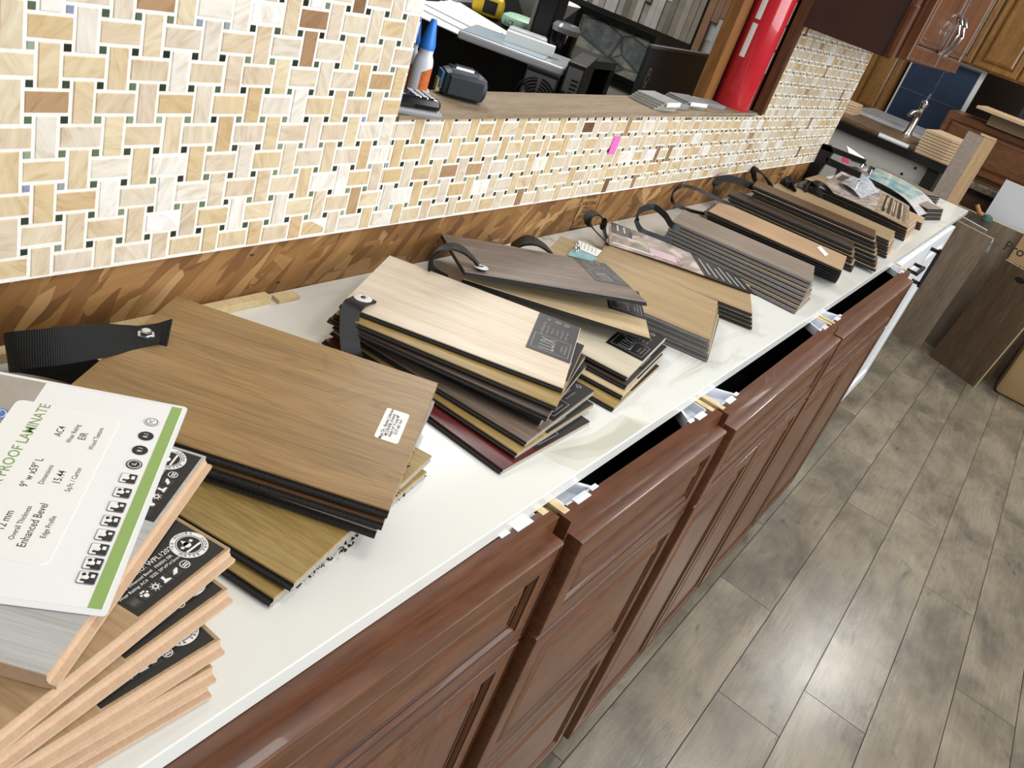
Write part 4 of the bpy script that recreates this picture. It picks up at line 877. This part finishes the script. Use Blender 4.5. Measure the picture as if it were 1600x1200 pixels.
def stick(name, label, cat, a, b, r, body, tip, extra=None):
    A_, B_ = Vector(a), Vector(b); t = thing(name, label, cat, A_)
    d = B_ - A_; MB().tube([(0, 0, 0), d * .82], r, 0, 10).build('barrel', [body], t, smooth=True); MB().tube([d * .82, d * .93, d], [r * 1.08, r, r * .3], 0, 10).build('tip', [tip], t, smooth=True)
zs = sillz(.95)
stick('marker_pen', 'white marker pen with dark band lying beside the orange knife', 'pen', (1.012, .795, zs + .0062), (.940, .722, zs + .0062), .005, plain('pen_white', '#dcdcdc', .3), PAPER)
k_ = thing('utility_knife', 'orange-red snap-off utility knife lying on the sill', 'knife', (.985, .783, zs), radians(222))
MB().box((0, -.007, .001), (.088, .007, .010), bev=.002).build('handle', [plain('knife_orange', '#b8472c', .35)], k_)
MB().box((.088, -.0055, .003), (.097, .0055, .0075)).build('end_cap', [plain('knife_end', '#a86a55', .3)], k_); MB().box((.02, -.002, .0098), (.07, .002, .0106)).build('slider_track', [plain('dark_track', '#3a2420', .5)], k_)
tq = atz(716, 152, 1.156); tm = thing('tape_measure', 'dark blue and black tape measure with steel belt clip lying on the sill', 'tape measure', tq, radians(-38))
MB().box((-.036, -.024, 0), (.038, .026, .040), bev=.013).build('case', [plain('navy_rubber', '#16232f', .45)], tm, smooth=True)
MB().box((-.026, -.0255, .006), (.028, -.022, .034), bev=.0015).build('side_plate', [plain('black_grip', '#1b1f22', .4)], tm)
MB().box((-.024, -.012, .0395), (.020, .014, .0425)).box((-.016, -.005, .042), (.012, .007, .046)).build('belt_clip', [CHROME], tm)
MB().box((-.041, -.012, .004), (-.035, .004, .022)).build('tape_hook', [plain('brass_hook', '#b7b078', .35, metal=.6)], tm)
MB().box((-.0375, -.016, .010), (-.034, .012, .034)).build('blue_band', [plain('blue_band', '#2a5a80', .4)], tm)
def small(x, y, w, d, h, n, rz, label, col='#a9a8a2', white=None, gr='stone tile samples on the sill'):
    for k in range(n):
        t = thing('tile_sample', label[k], 'tile sample', (x + .003 * k, y - .002 * k, sillz(x) + h * k), radians(rz + 3 * k), gr)
        MB().box((-w / 2, -d / 2, 0), (w / 2, d / 2, h * .92), bev=.0008).build('slab', [plain('tile_' + str(col), col, .35, noise=.12, nscale=50)], t)
        if white and k == n - 1: MB().box((-w / 2 + .01, -d / 2 - .0012, -h * .9), (w / 2 - .004, -d / 2 - .0002, h * .8)).build('white_sticker', [PAPER], t)
small(1.735, .765, .085, .07, .0052, 4, -8, ['grey tile sample, %s of the left pile on the sill' % s for s in ('lowest', 'second from bottom', 'second from top', 'topmost')], white=1)
small(1.83, .772, .075, .065, .0042, 2, -5, ['flat grey tile sample, %s of the two beside the left pile' % s for s in ('lower', 'upper')], '#9b9a97')
small(1.925, .775, .09, .06, .0050, 3, -14, ['grey tile sample, %s of the middle pile on the sill' % s for s in ('lowest', 'middle one', 'topmost')], '#8f8f90', white=1)
small(2.06, .772, .085, .045, .0042, 2, -20, ['thin tile sample, %s of the pair beside the fire extinguisher' % s for s in ('lower', 'upper')], '#8d8f94')
fe = thing('fire_extinguisher', 'red fire extinguisher standing on the sill against the wooden jamb', 'fire extinguisher', (2.205, .768, sillz(2.2)))
RED = plain('extinguisher_red', '#c0202c', .18, coat=.6)
MB().lathe([(.0001, 0), (.047, 0), (.050, .006), (.050, .30), (.046, .33), (.034, .352), (.018, .365), (.015, .372), (.015, .39), (.0001, .39)], 0, 40).build('cylinder', [RED], fe, smooth=True)
def arc_label(z0, z1, a0, a1, mat, name):
    vs = []; 
    for k in range(9):
        a = radians(a0 + (a1 - a0) * k / 8)
        for z in (z0, z1): vs.append((.0503 * cos(a), .0503 * sin(a), z))
    return MB().add(vs, [(2 * k, 2 * k + 2, 2 * k + 3, 2 * k + 1) for k in range(8)]).build(name, [mat], fe)
for k in range(3): arc_label(.10 + .06 * k, .152 + .06 * k, -82, -66, PAPER, 'instruction_label')
for k in range(2): arc_label(.12 + .09 * k, .20 + .09 * k, 165, 182, PAPER, 'side_label')
MB().box((-.05, -.012, .39), (.03, .012, .41), bev=.004).box((-.07, -.010, .41), (.03, .010, .418), bev=.002).build('valve_handle', [BLACK], fe)
nt_ = MB().box((-.014, -.0008, -.018), (.014, .0, .018)).build('sticky_note', [plain('pink_note', '#f06fc4', .7)], None, loc=(1.527, WY - .0024, 1.095), rot=(0, radians(2), 0)); tag(nt_, 'pink sticky note stuck on the tiles under the opening', 'sticky note')

# ------------------------------------------------------------------ the room behind the opening
def xslab(pts, X, th, z=None): return [atx(a, b, X) for a, b in pts]
DX = 2.10
dk = thing('reception_desk', 'tall black reception desk seen end-on through the opening', 'desk', (DX, 1.15, 0))
MB().box((0, 0, 0), (.03, 1.9, 1.055)).build('side_panel', [plain('desk_black', '#060606', .6)], dk)
MB().box((-.0, -.0, 1.055), (.55, 1.9, 1.08)).build('desktop', [plain('desktop_black', '#151517', .3)], dk)
MB().box((.52, 0, 0), (.55, 1.9, 1.055)).build('far_panel', [plain('desk_black', '#060606', .6)], dk)
zd = 1.08
def onto(name, label, cat, px, z=zd, rz=0, group=None): p = atz(px[0], px[1], z); return thing(name, label, cat, (p.x, p.y, z), rz, group)
for k, (pts, lb) in enumerate(((((640, 20), (745, 68), (790, 60), (690, 2)), 'lowest sheet of the loose white papers fanned on the black desk'), (((650, 10), (752, 62), (800, 55), (710, 0)), 'middle sheet of the loose white papers on the black desk'), (((655, 2), (770, 60), (786, 52), (720, 6)), 'top sheet of the loose white papers on the black desk'))):
    q = [atz(a, b, zd + .003 + .004 * k) for a, b in pts]; m = MB().prism(q, (0, 0, .0025)); o = m.build('paper_sheet', [PAPER]); tag(o, lb, 'paper', 'loose papers on the black desk')
t = onto('yellow_tape_measure', 'yellow tape measure with black window on the black desk', 'tape measure', (768, 32), rz=radians(-60)); t.name = 'tape_measure'; t.location.x += .03; t.location.y += .04
MB().box((-.06, -.035, 0), (.045, .035, .07), bev=.022).build('case', [plain('tool_yellow', '#e6bf1c', .4)], t, smooth=True); MB().box((-.02, -.0365, .015), (.025, -.034, .055), bev=.001).build('black_window', [BLACK], t); MB().box((-.03, -.02, .069), (.02, .02, .073)).build('belt_clip', [CHROME], t)
t = onto('round_tin', 'round pale green tin lying flat in front of the white bowl', 'tin', (810, 48))
MB().lathe([(.0001, 0), (.045, 0), (.062, .008), (.066, .022), (.062, .036), (.046, .044), (.0001, .045)], 0, 36).build('tin_body', [plain('mint', '#a9d0b4', .4)], t, smooth=True)
MB().text('LCT', .02, 0, frame((-.0655, .0, .02), (0, -1, 0), (0, 0, 1))).build('mark', [INK], t)
t = onto('bowl', 'large white ribbed bowl behind the green tin', 'bowl', (812, 38), z=zd); t.location = t.location + Vector((.16, .03, 0))
m = MB().lathe([(.0001, 0), (.04, 0), (.055, .01), (.125, .10), (.128, .104), (.122, .104), (.05, .014), (.0001, .01)], 0, 48); m.build('bowl_body', [plain('bowl_white', '#e9ebee', .3)], t, smooth=True)
t = onto('plastic_case', 'flat clear plastic case of papers lying at the desk end', 'case', (800, 82), rz=radians(-64))
MB().box((-.14, -.10, 0), (.16, .12, .022), bev=.006).build('case_body', [plain('cloudy_plastic', '#b9bcc0', .2)], t); MB().box((-.13, -.09, .022), (.10, .08, .024)).build('case_insert', [plain('pale_blue_print', '#aebfc9', .3)], t)
t = onto('white_box', 'small white carton on top of the clear plastic case', 'box', (826, 76), z=zd + .024, rz=radians(-58)); MB().box((-.07, -.016, 0), (.07, .016, .028), bev=.001).build('carton', [PAPER], t)
t = onto('computer_mouse', 'white computer mouse behind the small white carton', 'mouse', (823, 62), z=zd + .024, rz=radians(-58)); MB().box((-.06, -.03, 0), (.06, .03, .022), bev=.010).build('mouse_body', [plain('mouse_white', '#dfe0e4', .25)], t, smooth=True)
t = onto('jar', 'clear jar with black contents beside the white bowl', 'jar', (873, 82)); MB().lathe([(.0001, 0), (.04, 0), (.042, .06), (.035, .075), (.0001, .075)], 0, 24).build('jar_body', [plain('jar_black', '#0c0c0d', .15)], t, smooth=True); MB().lathe([(.043, .060), (.045, .075), (.036, .086), (.0001, .088)], 0, 24).build('lid', [plain('clear_lid', '#8c8f92', .1)], t, smooth=True)
t = thing('monitor_stand', 'tall black monitor column rising behind the jar', 'stand', tuple(atz(858, 76, zd) + Vector((.035, .055, 0)))); MB().box((-.03, -.035, 0), (.03, .035, .42), bev=.006).build('column', [plain('column_black', '#121317', .4)], t); MB().box((-.034, .035, 0), (.03, .045, .42)).build('side_strip', [plain('strip_grey', '#77776f', .5)], t); MB().box((-.04, -.05, 0), (.04, .05, .012)).build('foot', [BLACK], t)
t = thing('laptop', 'open silver laptop standing behind the loose papers', 'laptop', (2.50, 2.05, zd), radians(10)); MB().box((-.12, -.17, 0), (.12, .17, .015), bev=.003).build('base', [plain('silver', '#a8a9ab', .35, metal=.6)], t); MB().box((.12, -.17, .0), (.13, .17, .20)).build('screen', [plain('screen_dark', '#202226', .2)], t)

# two computers under the desk end
def tower(loc, w, h, label, fan):
    t = thing('computer_tower', label, 'computer', loc, radians(24), 'computer towers by the desk')
    MB().box((0, 0, 0), (.26, w, h), bev=.003).build('case', [plain('case_dark', '#17181a', .45)], t)
    MB().box((-.004, .006, .006), (.0, w - .006, h - .012)).build('rear_plate', [plain('rear_plate', '#7d8385', .4, metal=.5)], t)
    if fan:
        m = MB(); cy, cz = w * .52, h - .075
        for k in range(6):
            for q in range(4):
                a0 = q * pi / 2 + .12; a1 = (q + 1) * pi / 2 - .12; r = .012 + .0085 * k; pts = []
                for s_ in range(7): a = a0 + (a1 - a0) * s_ / 6; pts.append((-.0046, cy + r * cos(a), cz + r * sin(a)))
                m.tube(pts, .0028, 0, 4)
        m.build('fan_grille', [plain('vent_black', '#0a0a0b', .6)], t)
        MB().tube([(-.004, w * .86, h - .06), (-.05, w * .80, h - .07), (-.09, w * .5, h - .13), (-.06, w * .35, h - .25)], .012, 0, 10).build('power_cord', [BLACK], t, smooth=True)
    else:
        m = MB()
        for k in range(16): m.box((-.0052, .01, h - .045 - .011 * k), (-.0042, w * .55, h - .040 - .011 * k))
        m.build('vent_slots', [plain('vent_black', '#0a0a0b', .6)], t)
        MB().box((-.012, w * .66, h - .12), (-.004, w * .9, h - .075)).build('socket_block', [BLACK], t)
p = atx(834, 103, 2.04); q = atx(884, 106, 2.04)
tb = thing('low_table', 'low black table under the computer towers', 'table', (2.02, .84, 0))
MB().box((0, 0, .62), (.62, .51, .64)).build('table_top', [BLACK], tb)
for a, b in ((0.0, 0.0), (.59, 0.0), (0, .48), (.59, .48)): MB().box((a, b, 0), (a + .03, b + .03, .62)).build('leg', [BLACK], tb)
dk.location.x = 2.16; dk.location.y = 1.37
tower((2.03, q.y, .64), p.y - q.y, p.z - .64 + .005, 'computer tower with a round fan grille and power cord seen through the opening', True)
q2 = atx(922, 103, 2.06)
tower((2.05, q2.y, .64), q.y - q2.y - .004, q2.z - .645, 'slimmer computer tower with slotted vents beside the jar', False)

# wall display boards in the back room
def stone_mat():
    m, nt, b = nodes('stacked_stone'); v = N(nt, 'ShaderNodeTexVoronoi', feature='F1', Scale=1.0); nt.links.new(coords(nt, (1, 5, 11), (.2, 0, 0)), v.inputs['Vector'])
    sp = N(nt, 'ShaderNodeSeparateColor'); nt.links.new(v.outputs['Color'], sp.inputs[0]); n = N(nt, 'ShaderNodeTexNoise', Scale=22.0, Detail=6.0); nt.links.new(coords(nt), n.inputs['Vector'])
    ad = N(nt, 'ShaderNodeMath', operation='MULTIPLY_ADD'); ad.inputs[1].default_value = .55; nt.links.new(sp.outputs['Red'], ad.inputs[0]); nt.links.new(n.outputs['Fac'], ad.inputs[2])
    r = ramp(nt, [(.3, lin('#4d5254')), (.6, lin('#6f7576')), (.85, lin('#8d918e')), (1.1, lin('#aaa796'))], ad.outputs[0])
    e = N(nt, 'ShaderNodeTexVoronoi', feature='DISTANCE_TO_EDGE', Scale=1.0); nt.links.new(coords(nt, (1, 5, 11), (.2, 0, 0)), e.inputs['Vector']); er = ramp(nt, [(.0, (.25, .25, .25, 1)), (.05, (1, 1, 1, 1))], e.outputs['Distance'])
    mu = N(nt, 'ShaderNodeMix', data_type='RGBA', blend_type='MULTIPLY'); mu.inputs[0].default_value = 1; nt.links.new(r.outputs[0], mu.inputs[6]); nt.links.new(er.outputs[0], mu.inputs[7]); nt.links.new(mu.outputs[2], b.inputs['Base Color']); b.inputs['Roughness'].default_value = .7
    bump(nt, b, n.outputs['Fac'], .6, .01); return m
XB = 3.3
def xq(name, label, cat, pts, X, th, mat, fr=0, group=None):
    c = [atx(a, b, X) for a, b in pts]; ys = [p.y for p in c]; zz = [p.z for p in c]; y0, y1, z0, z1 = min(ys), max(ys), min(zz), max(zz)
    t = thing(name, label, cat, (X, (y0 + y1) / 2, z0), 0, group); w = (y1 - y0) / 2; h = z1 - z0
    MB().box((0, -w, 0), (th, w, h)).build('panel', [mat], t)
    if fr:
        MB().box((-.012, -w - fr, -fr), (th, -w, h + fr)).box((-.012, w, -fr), (th, w + fr, h + fr)).box((-.012, -w, h), (th, w, h + fr)).box((-.012, -w, -fr), (th, w, 0)).build('frame', [BLACK], t)
    return t
def disp(label, y0, y1, z0, z1, mat):
    t = thing('stone_display_board', label, 'display board', (XB, y0, z0)); MB().box((0, 0, 0), (.03, y1 - y0, z1 - z0)).build('panel', [mat], t); w = y1 - y0; h = z1 - z0; f = .02
    MB().box((-.012, -f, -f), (.03, 0, h + f)).box((-.012, w, -f), (.03, w + f, h + f)).box((-.012, 0, h), (.03, w, h + f)).box((-.012, 0, -f), (.03, w, 0)).build('frame', [BLACK], t)
disp('framed display board of grey stacked stone in the back room', 1.56, 1.90, .965, 1.135, stone_mat())
disp('pale stone board under the grey stacked stone one', 1.56, 1.90, .60, .922, plain('pale_stone', '#b5b4ad', .7, noise=.1, nscale=30))
def strips(t, w, h, n, cols, seed):
    r = random.Random(seed); y = -w
    mats = [plain('strip_%s' % c[1:], c, .25, noise=.12, nscale=20) for c in cols]; m = MB(); dy = 2 * w / n
    for k in range(n):
        z = 0; 
        while z < h:
            l = r.uniform(.06, .22) * h / .4; mi = r.randrange(len(cols)); d = r.uniform(.002, .016); m.box((-d, y + .0008, z), (.0, y + dy - .0008, min(z + l, h)), mi); z += l + .0012
        y += dy
    return m.build('mosaic_strips', mats, t)
c = [atx(a, b, XB + .02) for a, b in ((925, 0), (1100, 75), (1120, 0))]
t = thing('mosaic_display_board', 'display board of upright white and grey mosaic strips in the back room', 'display board', (XB + .03, 1.60, 1.172)); MB().box((0, -.36, 0), (.02, .34, .5)).build('panel', [BLACK], t)
strips(t, .34, .5, 24, ['#d8d6d0', '#b9b4aa', '#8c867c', '#6f685f', '#c9c5bd', '#a49b8d'], 2)
t = thing('mosaic_display_board', 'smaller mosaic board of tan and white glass strips, right of the grey mosaic', 'display board', (2.95, 1.165, 1.16)); MB().box((0, -.085, 0), (.02, .085, .4)).build('panel', [BLACK], t)
strips(t, .07, .4, 5, ['#dfe2e2', '#b08d70', '#6f5a49', '#c7c9c8'], 5)
bb = thing('black_appliance', 'flat black box standing just behind the tile samples', 'appliance', (2.105, .985, .64)); MB().box((0, 0, 0), (.46, .014, .59), bev=.003).build('housing', [plain('appliance_black', '#26282a', .5)], bb)
MB().box((.0, -.002, .586), (.46, .016, .593)).build('top_trim', [plain('appliance_trim', '#55585a', .4)], bb)
m = MB(); 
for k in range(3): disc(m, (.045, -.008 + 0, 0), .001, 0, Matrix())
m = MB(); M = frame((.035, -.0008, .51), (1, 0, 0), (0, 0, 1)); disc(m, (0, .018, 0), .009, 0, M, 16, .007); disc(m, (0, 0, 0), .012, 0, M, 16, .010); disc(m, (0, -.018, 0), .008, 0, M, 16, .006); m.build('white_ring_marks', [INKG], bb)
# ------------------------------------------------------------------ far end of the showroom
vd = thing('vanity_display', 'grey vanity side panel under a dark countertop beyond the counter', 'vanity', (4.75, .50, 0))
GP = plain('grey_panel', '#a6a39e', .45, noise=.05, nscale=6)
MB().box((0, .06, .2), (.02, .68, .958)).build('side_panel', [GP], vd)
MB().box((.02, .0, .0), (.62, .68, .958)).build('carcass', [plain('vanity_dark', '#1d1814', .6)], vd)
MB().box((-.03, -.02, .958), (.64, .74, 1.0)).build('dark_top', [plain('dark_stone', '#1e1b1a', .2)], vd)
m = MB()
for y, z in ((.115, .93), (.10, .80), (.16, .88), (.60, .93)): m.lathe([(.0001, 0), (.007, 0), (.007, .003), (.0001, .003)], 0, 10, Matrix.Translation((-.002, y, z)) @ Matrix.Rotation(pi / 2, 4, 'Y'))
m.build('hole_discs', [BLACK], vd)  # flat black discs stand for the shade inside the panel's holes
MB().box((-.012, .0, .0), (.02, .06, .958)).build('dark_leg', [plain('vanity_dark', '#1d1814', .6)], vd)
WT = wood('walnut_top', '#4a3826', '#66503a', '#83694d', axis=1, sx=2, sy=20)
vt = MB().box((4.78, .66, 1.0), (5.28, 1.16, 1.022), bev=.003).build('stone_slab', [WT]); tag(vt, 'brown stone vanity top lying on the dark countertop', 'vanity top')
o = MB().box((4.772, .70, 1.001), (4.778, .86, 1.016)).build('white_strip_label', [PAPER]); o.parent = vt
o = MB().box((4.78, .62, 1.023), (5.10, .66, 1.024)).build('edge', [PAPER], vt) if 0 else None
TANB = plain('tan_fibreboard', '#c3a784', .7, noise=.06, nscale=20)
def pile(x, y, z, w, d, h, n, rz, lbl, cat='board', group='tan shelf boards bundled in two piles', dx=.0, mat=None):
    names = ['lowest', 'second from bottom', 'third from bottom', 'fourth from bottom', 'fifth from bottom', 'sixth from bottom', 'seventh from bottom', 'eighth from bottom']
    for k in range(n):
        w_ = names[k] if k < n - 1 else 'topmost'
        m = MB(); a = .18 * d; m.prism([(-w / 2, -d / 2 + a, 0), (-w / 2 + a, -d / 2, 0), (w / 2, -d / 2, 0), (w / 2, d / 2, 0), (-w / 2, d / 2, 0)], (0, 0, h * .82)); o = m.build('shelf_board', [mat or TANB], None, loc=(x + dx * k, y + .003 * (k % 2), z + h * k), rot=(0, 0, radians(rz)))
        tag(o, lbl % w_, cat, group)
pile(4.93, .568, 1.0, .32, .17, .0145, 8, -4, 'cut tan board, %s of the strapped pile at the vanity corner')
pile(5.05, 1.17, 1.0, .20, .20, .0135, 6, 3, 'cut tan board, %s of the pile beside the tiled wall end', group='tan boards by the tiled wall end')
for k in range(5):
    o = MB().box((0, 0, 0), (.42, .42, .009), bev=.001).build('stone_slab', [plain('slab_grey_%d' % (k % 3), ('#a4a5a6', '#8b8c8c', '#bcbdbc')[k % 3], .4, noise=.08, nscale=12)], None, loc=(5.30 + .008 * k, .72 + .01 * (k % 2), 1.0 + .0095 * k), rot=(0, 0, radians(3 - k)))
    tag(o, ('%s grey slab in the low pile behind the brown vanity top' % ('lowest', 'second from bottom', 'middle', 'second from top', 'topmost')[k]), 'slab', 'grey slabs behind the vanity top')
p = atx(1420, 206, 5.24)
fc = thing('faucet', 'single lever chrome faucet standing behind the brown vanity top', 'faucet', (5.20, .80, 1.022))
MB().lathe([(.0001, 0), (.028, 0), (.026, .008), (.019, .02), (.017, .13), (.019, .15), (.0001, .155)], 0, 24).build('body', [NICKEL], fc, smooth=True)
MB().tube([(0, 0, .10), (-.03, .0, .125), (-.08, .02, .118), (-.105, .025, .10)], [.016, .015, .014, .012], 0, 12).build('spout', [CHROME], fc, smooth=True)
MB().lathe([(.0001, .15), (.022, .155), (.024, .175), (.014, .19), (.0001, .192)], 0, 20).tube([(0, 0, .185), (.02, .0, .215), (.03, 0, .225)], .007, 0, 8).build('lever', [CHROME], fc, smooth=True)
# leaning lumber
lp = [atx(1557, 219, 4.62), atx(1463, 318, 4.62)]
lb = thing('lumber_board', 'tall tan lumber board leaning upright beside the vanity', 'board', (4.60, .395, 0))
z1 = 1.185
MB().box((0, 0, 0), (.02, .075, z1)).build('grey_face', [GREYT], lb); MB().box((0, -.055, 0), (.02, -.0005, z1 + .003)).build('tan_face', [wood('tan_lumber', '#9c7f5c', '#b3946f', '#c4a884', axis=2)], lb); MB().box((-.002, -.052, z1 + .003), (.022, .02, z1 + .012)).build('end_block', [LTAN], lb)
# blue tile board
bt = thing('blue_tile_board', 'white edged display board of four dark blue tiles behind the faucet', 'display board', (6.3, .75, .96))
MB().box((.0, -.03, 0), (.02, .42, .485)).build('white_board', [WHITEC], bt)
m = MB(); BW = .0
for i in range(2):
    for j in range(2): m.box((-.008, -.0 + i * .205, .0 + j * .232 - .02 * (j == 0)), (.0, .200 + i * .205, .228 + j * .232), bev=.001)
m.build('blue_tiles', [plain('blue_glass_tile', '#2c3a52', .3, noise=.18, nscale=9)], bt)
MB().box((-.002, .0, 0), (-.0005, .41, .47)).build('grout_lines', [plain('grey_grout', '#8d929a', .7)], bt)
# honey cabinets
def tallcab(name, label, x, y0, y1, z0, z1, doors, mats, handles=()):
    t = thing(name, label, 'cabinet', (x, y0, z0 if z0 > .2 else 0)); b = 0 if z0 > .2 else 0
    h = z1 - z0; w = y1 - y0; MB().box((0, 0, 0), (.5, w, h)).build('carcass', [mats[0]], t)
    for k in range(doors):
        a = w * k / doors + .006; c = w * (k + 1) / doors - .006; m = MB(); MM = Matrix.Translation((0, w, 0)) @ Matrix.Rotation(-pi / 2, 4, 'Z'); panel(m, w - c, .01, w - a, h - .01, M=MM); m.build('door', mats, t)
    return t
t = tallcab('wall_cabinet', 'honey maple wall cabinet with two doors and nickel pulls at the upper right', 6.2, -.02, 1.10, 1.44, 2.2, 4, [HONEY, HONEYG])
for y in (.245, .31): MB().tube([(-.02, y, .08), (-.045, y, .09), (-.05, y, .13), (-.045, y, .17), (-.02, y, .18)], .006, 0, 8).build('pull', [NICKEL], t, smooth=True)
t = tallcab('tall_cabinet', 'honey maple cabinet with framed doors just past the tiled wall', 6.25, 1.19, 1.62, .9, 1.8, 2, [HONEY, HONEYG])
t.location.z = .95; MB().box((.0, 0, -.95), (.5, .43, 0)).build('plinth', [HONEY], t)
# shelf with tan top, brown drawer cabinet, granite counter
t = thing('drawer_cabinet', 'brown cabinet with a wide drawer front standing on granite, beyond the vanity', 'cabinet', (5.75, -.35, 0))
MB().box((.02, 0, .903), (.45, 1.09, 1.19)).build('carcass', [BROWNC], t)
m = MB(); MM = Matrix.Translation((.02, 1.09, 0)) @ Matrix.Rotation(-pi / 2, 4, 'Z'); panel(m, 0, .92, 1.08, 1.185, M=MM); m.build('drawer_front', [BROWNC, HONEYG], t)
o = MB().box((5.6, -.4, 1.255), (6.1, .60, 1.27)).build('shelf_board', [TANB]); tag(o, 'wide tan board lying over the brown drawer cabinet', 'board')
o = MB().box((5.72, -.4, 1.191), (6.1, .52, 1.254)).build('wood_block', [plain('tan_side', '#8a7458', .7)]); tag(o, 'dull tan block carrying the wide tan board', 'block')
o = MB().box((6.12, -.3, 1.19), (6.4, .42, 1.40)).build('fur_cushion', [plain('dark_fur', '#2b2c2e', 1.0, noise=.5, nscale=60, bmp=1)]); tag(o, 'dark grey furry cushion under the honey wall cabinets', 'cushion')
t = thing('counter_unit', 'low unit with mottled granite top and dark brown front under the brown drawer cabinet', 'cabinet', (5.55, -.5, 0))
MB().box((0, 0, .86), (.70, 1.25, .90), bev=.006).build('granite_top', [plain('granite', '#6f6452', .25, noise=.55, nscale=45)], t)
MB().box((.06, .02, 0), (.66, 1.23, .86)).build('carcass', [plain('dark_brown_panel', '#3a2214', .5, noise=.15, nscale=10)], t)
for k in range(4): MB().box((.045, .04 + .30 * k, .05), (.0595, .31 + .30 * k, .83)).build('door', [plain('dark_brown_door', '#472b1a', .45, noise=.15, nscale=10)], t)
# leaning panels and cartons on the floor
def leaning(name, label, cat, pts, th, mats, group=None):
    o = Vector(pts[0]); t = thing(name, label, cat, o, 0, group); q = [Vector(p) - o for p in pts]; n = (q[1] - q[0]).cross(q[3] - q[0]).normalized() * th
    MB().prism(q, n, 0, 1).build('board', mats, t); return t
GPL = wood('grey_brown_panel', '#65574a', '#7b6c5b', '#92816d', axis=2, sx=1.2, sy=16, rings=.3, rough=.4); DPL = wood('dark_brown_plank', '#46382a', '#5b4938', '#6d5a46', axis=2, sx=1.2, sy=14, rings=.3, rough=.4)
PE = plain('pale_board_edge', '#a89878', .7)
t = leaning('floor_plank', 'grey plank with a printed label leaning upright behind the white cabinet', 'plank', [(5.235, .36, 0), (5.235, .158, 0), (5.20, .138, .715), (5.20, .34, .725)], .02, [GPL, PE])
L_ = [atx(1538 - 17, 362, 5.192), atx(1553, 374, 5.192), atx(1544, 395, 5.192), atx(1511, 381, 5.192)]; o = t.location
MB().prism([p - o for p in L_], (.002, 0, 0)).build('printed_label', [plain('label_grey_blue', '#7d8087', .4, noise=.15, nscale=90)], t)
L_ = [atx(1521, 361, 5.190), atx(1553, 373, 5.190), atx(1550, 379, 5.190), atx(1518, 367, 5.190)]; MB().prism([p - o for p in L_], (.002, 0, 0)).build('label_header', [PAPER], t)
t = leaning('floor_plank', 'thin plank with a white top edge just behind the labelled grey plank', 'plank', [(5.27, .42, 0), (5.27, .20, 0), (5.245, .19, .735), (5.245, .41, .755)], .02, [GPL, WHITEC])
t = leaning('floor_plank', 'wide grey-brown panel leaning behind the labelled plank', 'plank', [(5.42, .42, 0), (5.42, -.30, 0), (5.36, -.30, .78), (5.36, .42, .78)], .02, [GPL, PE])
T0 = atx(1570, 405, 5.15)
A0, B0_ = Vector((5.17, .09, 0)), Vector((5.02, -.188, 0)); T1 = T0 + (B0_ - A0)
t = leaning('handled_panel', 'dark brown wood-look panel with an oval hand hole, leaning in front of the cartons', 'panel', [A0, B0_, Vector((T1.x, T1.y, T0.z)), T0], -.016, [DPL, PE])
hp = atx(1593, 438, 5.085) - A0; n_ = (B0_ - A0).cross(T0 - A0).normalized(); u_ = (B0_ - A0).normalized(); v_ = n_.cross(u_)
wq = (hp.dot(u_), hp.dot(v_)); m = MB(); vs = [u_ * (wq[0] + .03 * cos(a * pi / 8)) + v_ * (wq[1] + .014 * sin(a * pi / 8)) for a in range(16)]
m.prism([v - n_ * .0172 for v in vs], n_ * .018); m.build('hand_hole', [plain('hole_black', '#0a0806', .9)], t)
t = thing('cardboard_box', 'brown cardboard carton with rounded corner standing behind the handled panel', 'carton', (5.12, -.68, 0)); CB = plain('cardboard', '#9a7e58', .8, noise=.06, nscale=8)
MB().box((0, 0, 0), (.40, .40, .40), bev=.03).build('carton_body', [CB], t, smooth=True)
t = thing('cardboard_box', 'upright carton printed with black lettering, behind the handled panel', 'carton', (5.30, -.24, 0))
MB().box((0, 0, 0), (.05, .265, .80)).build('carton_body', [CB], t)
mt = MB(); p = atx(1585, 390, 5.299) - t.location
mt.text('Pro', .075, 0, frame((-.001, p.y, p.z), (0, -1, 0), (0, 0, 1)), ax='CENTER'); mt.build('printed_word', [INK], t); mt = MB(); p = atx(1580, 412, 5.299) - t.location; mt.text('prem', .06, 0, frame((-.001, p.y - .04, p.z), (0, -1, 0), (0, 0, 1))); mt.build('printed_word', [INK], t)
t = leaning('laminate_board', 'plain white panel standing behind the grey-brown panels at the right edge', 'panel', [(5.47, .255, 0), (5.47, -.25, 0), (5.47, -.25, .985), (5.47, .255, .985)], .015, [plain('white_laminate', '#c9c9cc', .4), PE])
t = thing('scrub_sponge', 'blue-green round scrubber with an orange handle on the pile of planks', 'scrubber', (5.285, .225, .757)); MB().lathe([(.0001, 0), (.02, .003), (.03, .018), (.026, .04), (.0001, .05)], 0, 20).build('pad', [plain('teal_pad', '#41635f', .8, noise=.2, nscale=30)], t, smooth=True)
MB().tube([(-.0, .02, .03), (-.01, .05, .04), (-.01, .08, .07)], .012, 0, 10).build('handle', [plain('orange_handle', '#a8753f', .6)], t, smooth=True)
o = MB().box((5.44, .50, .0), (5.48, .85, .55)).build('pine_rail', [LTAN]); tag(o, 'pale pine frame standing on the floor behind the counter end', 'frame')
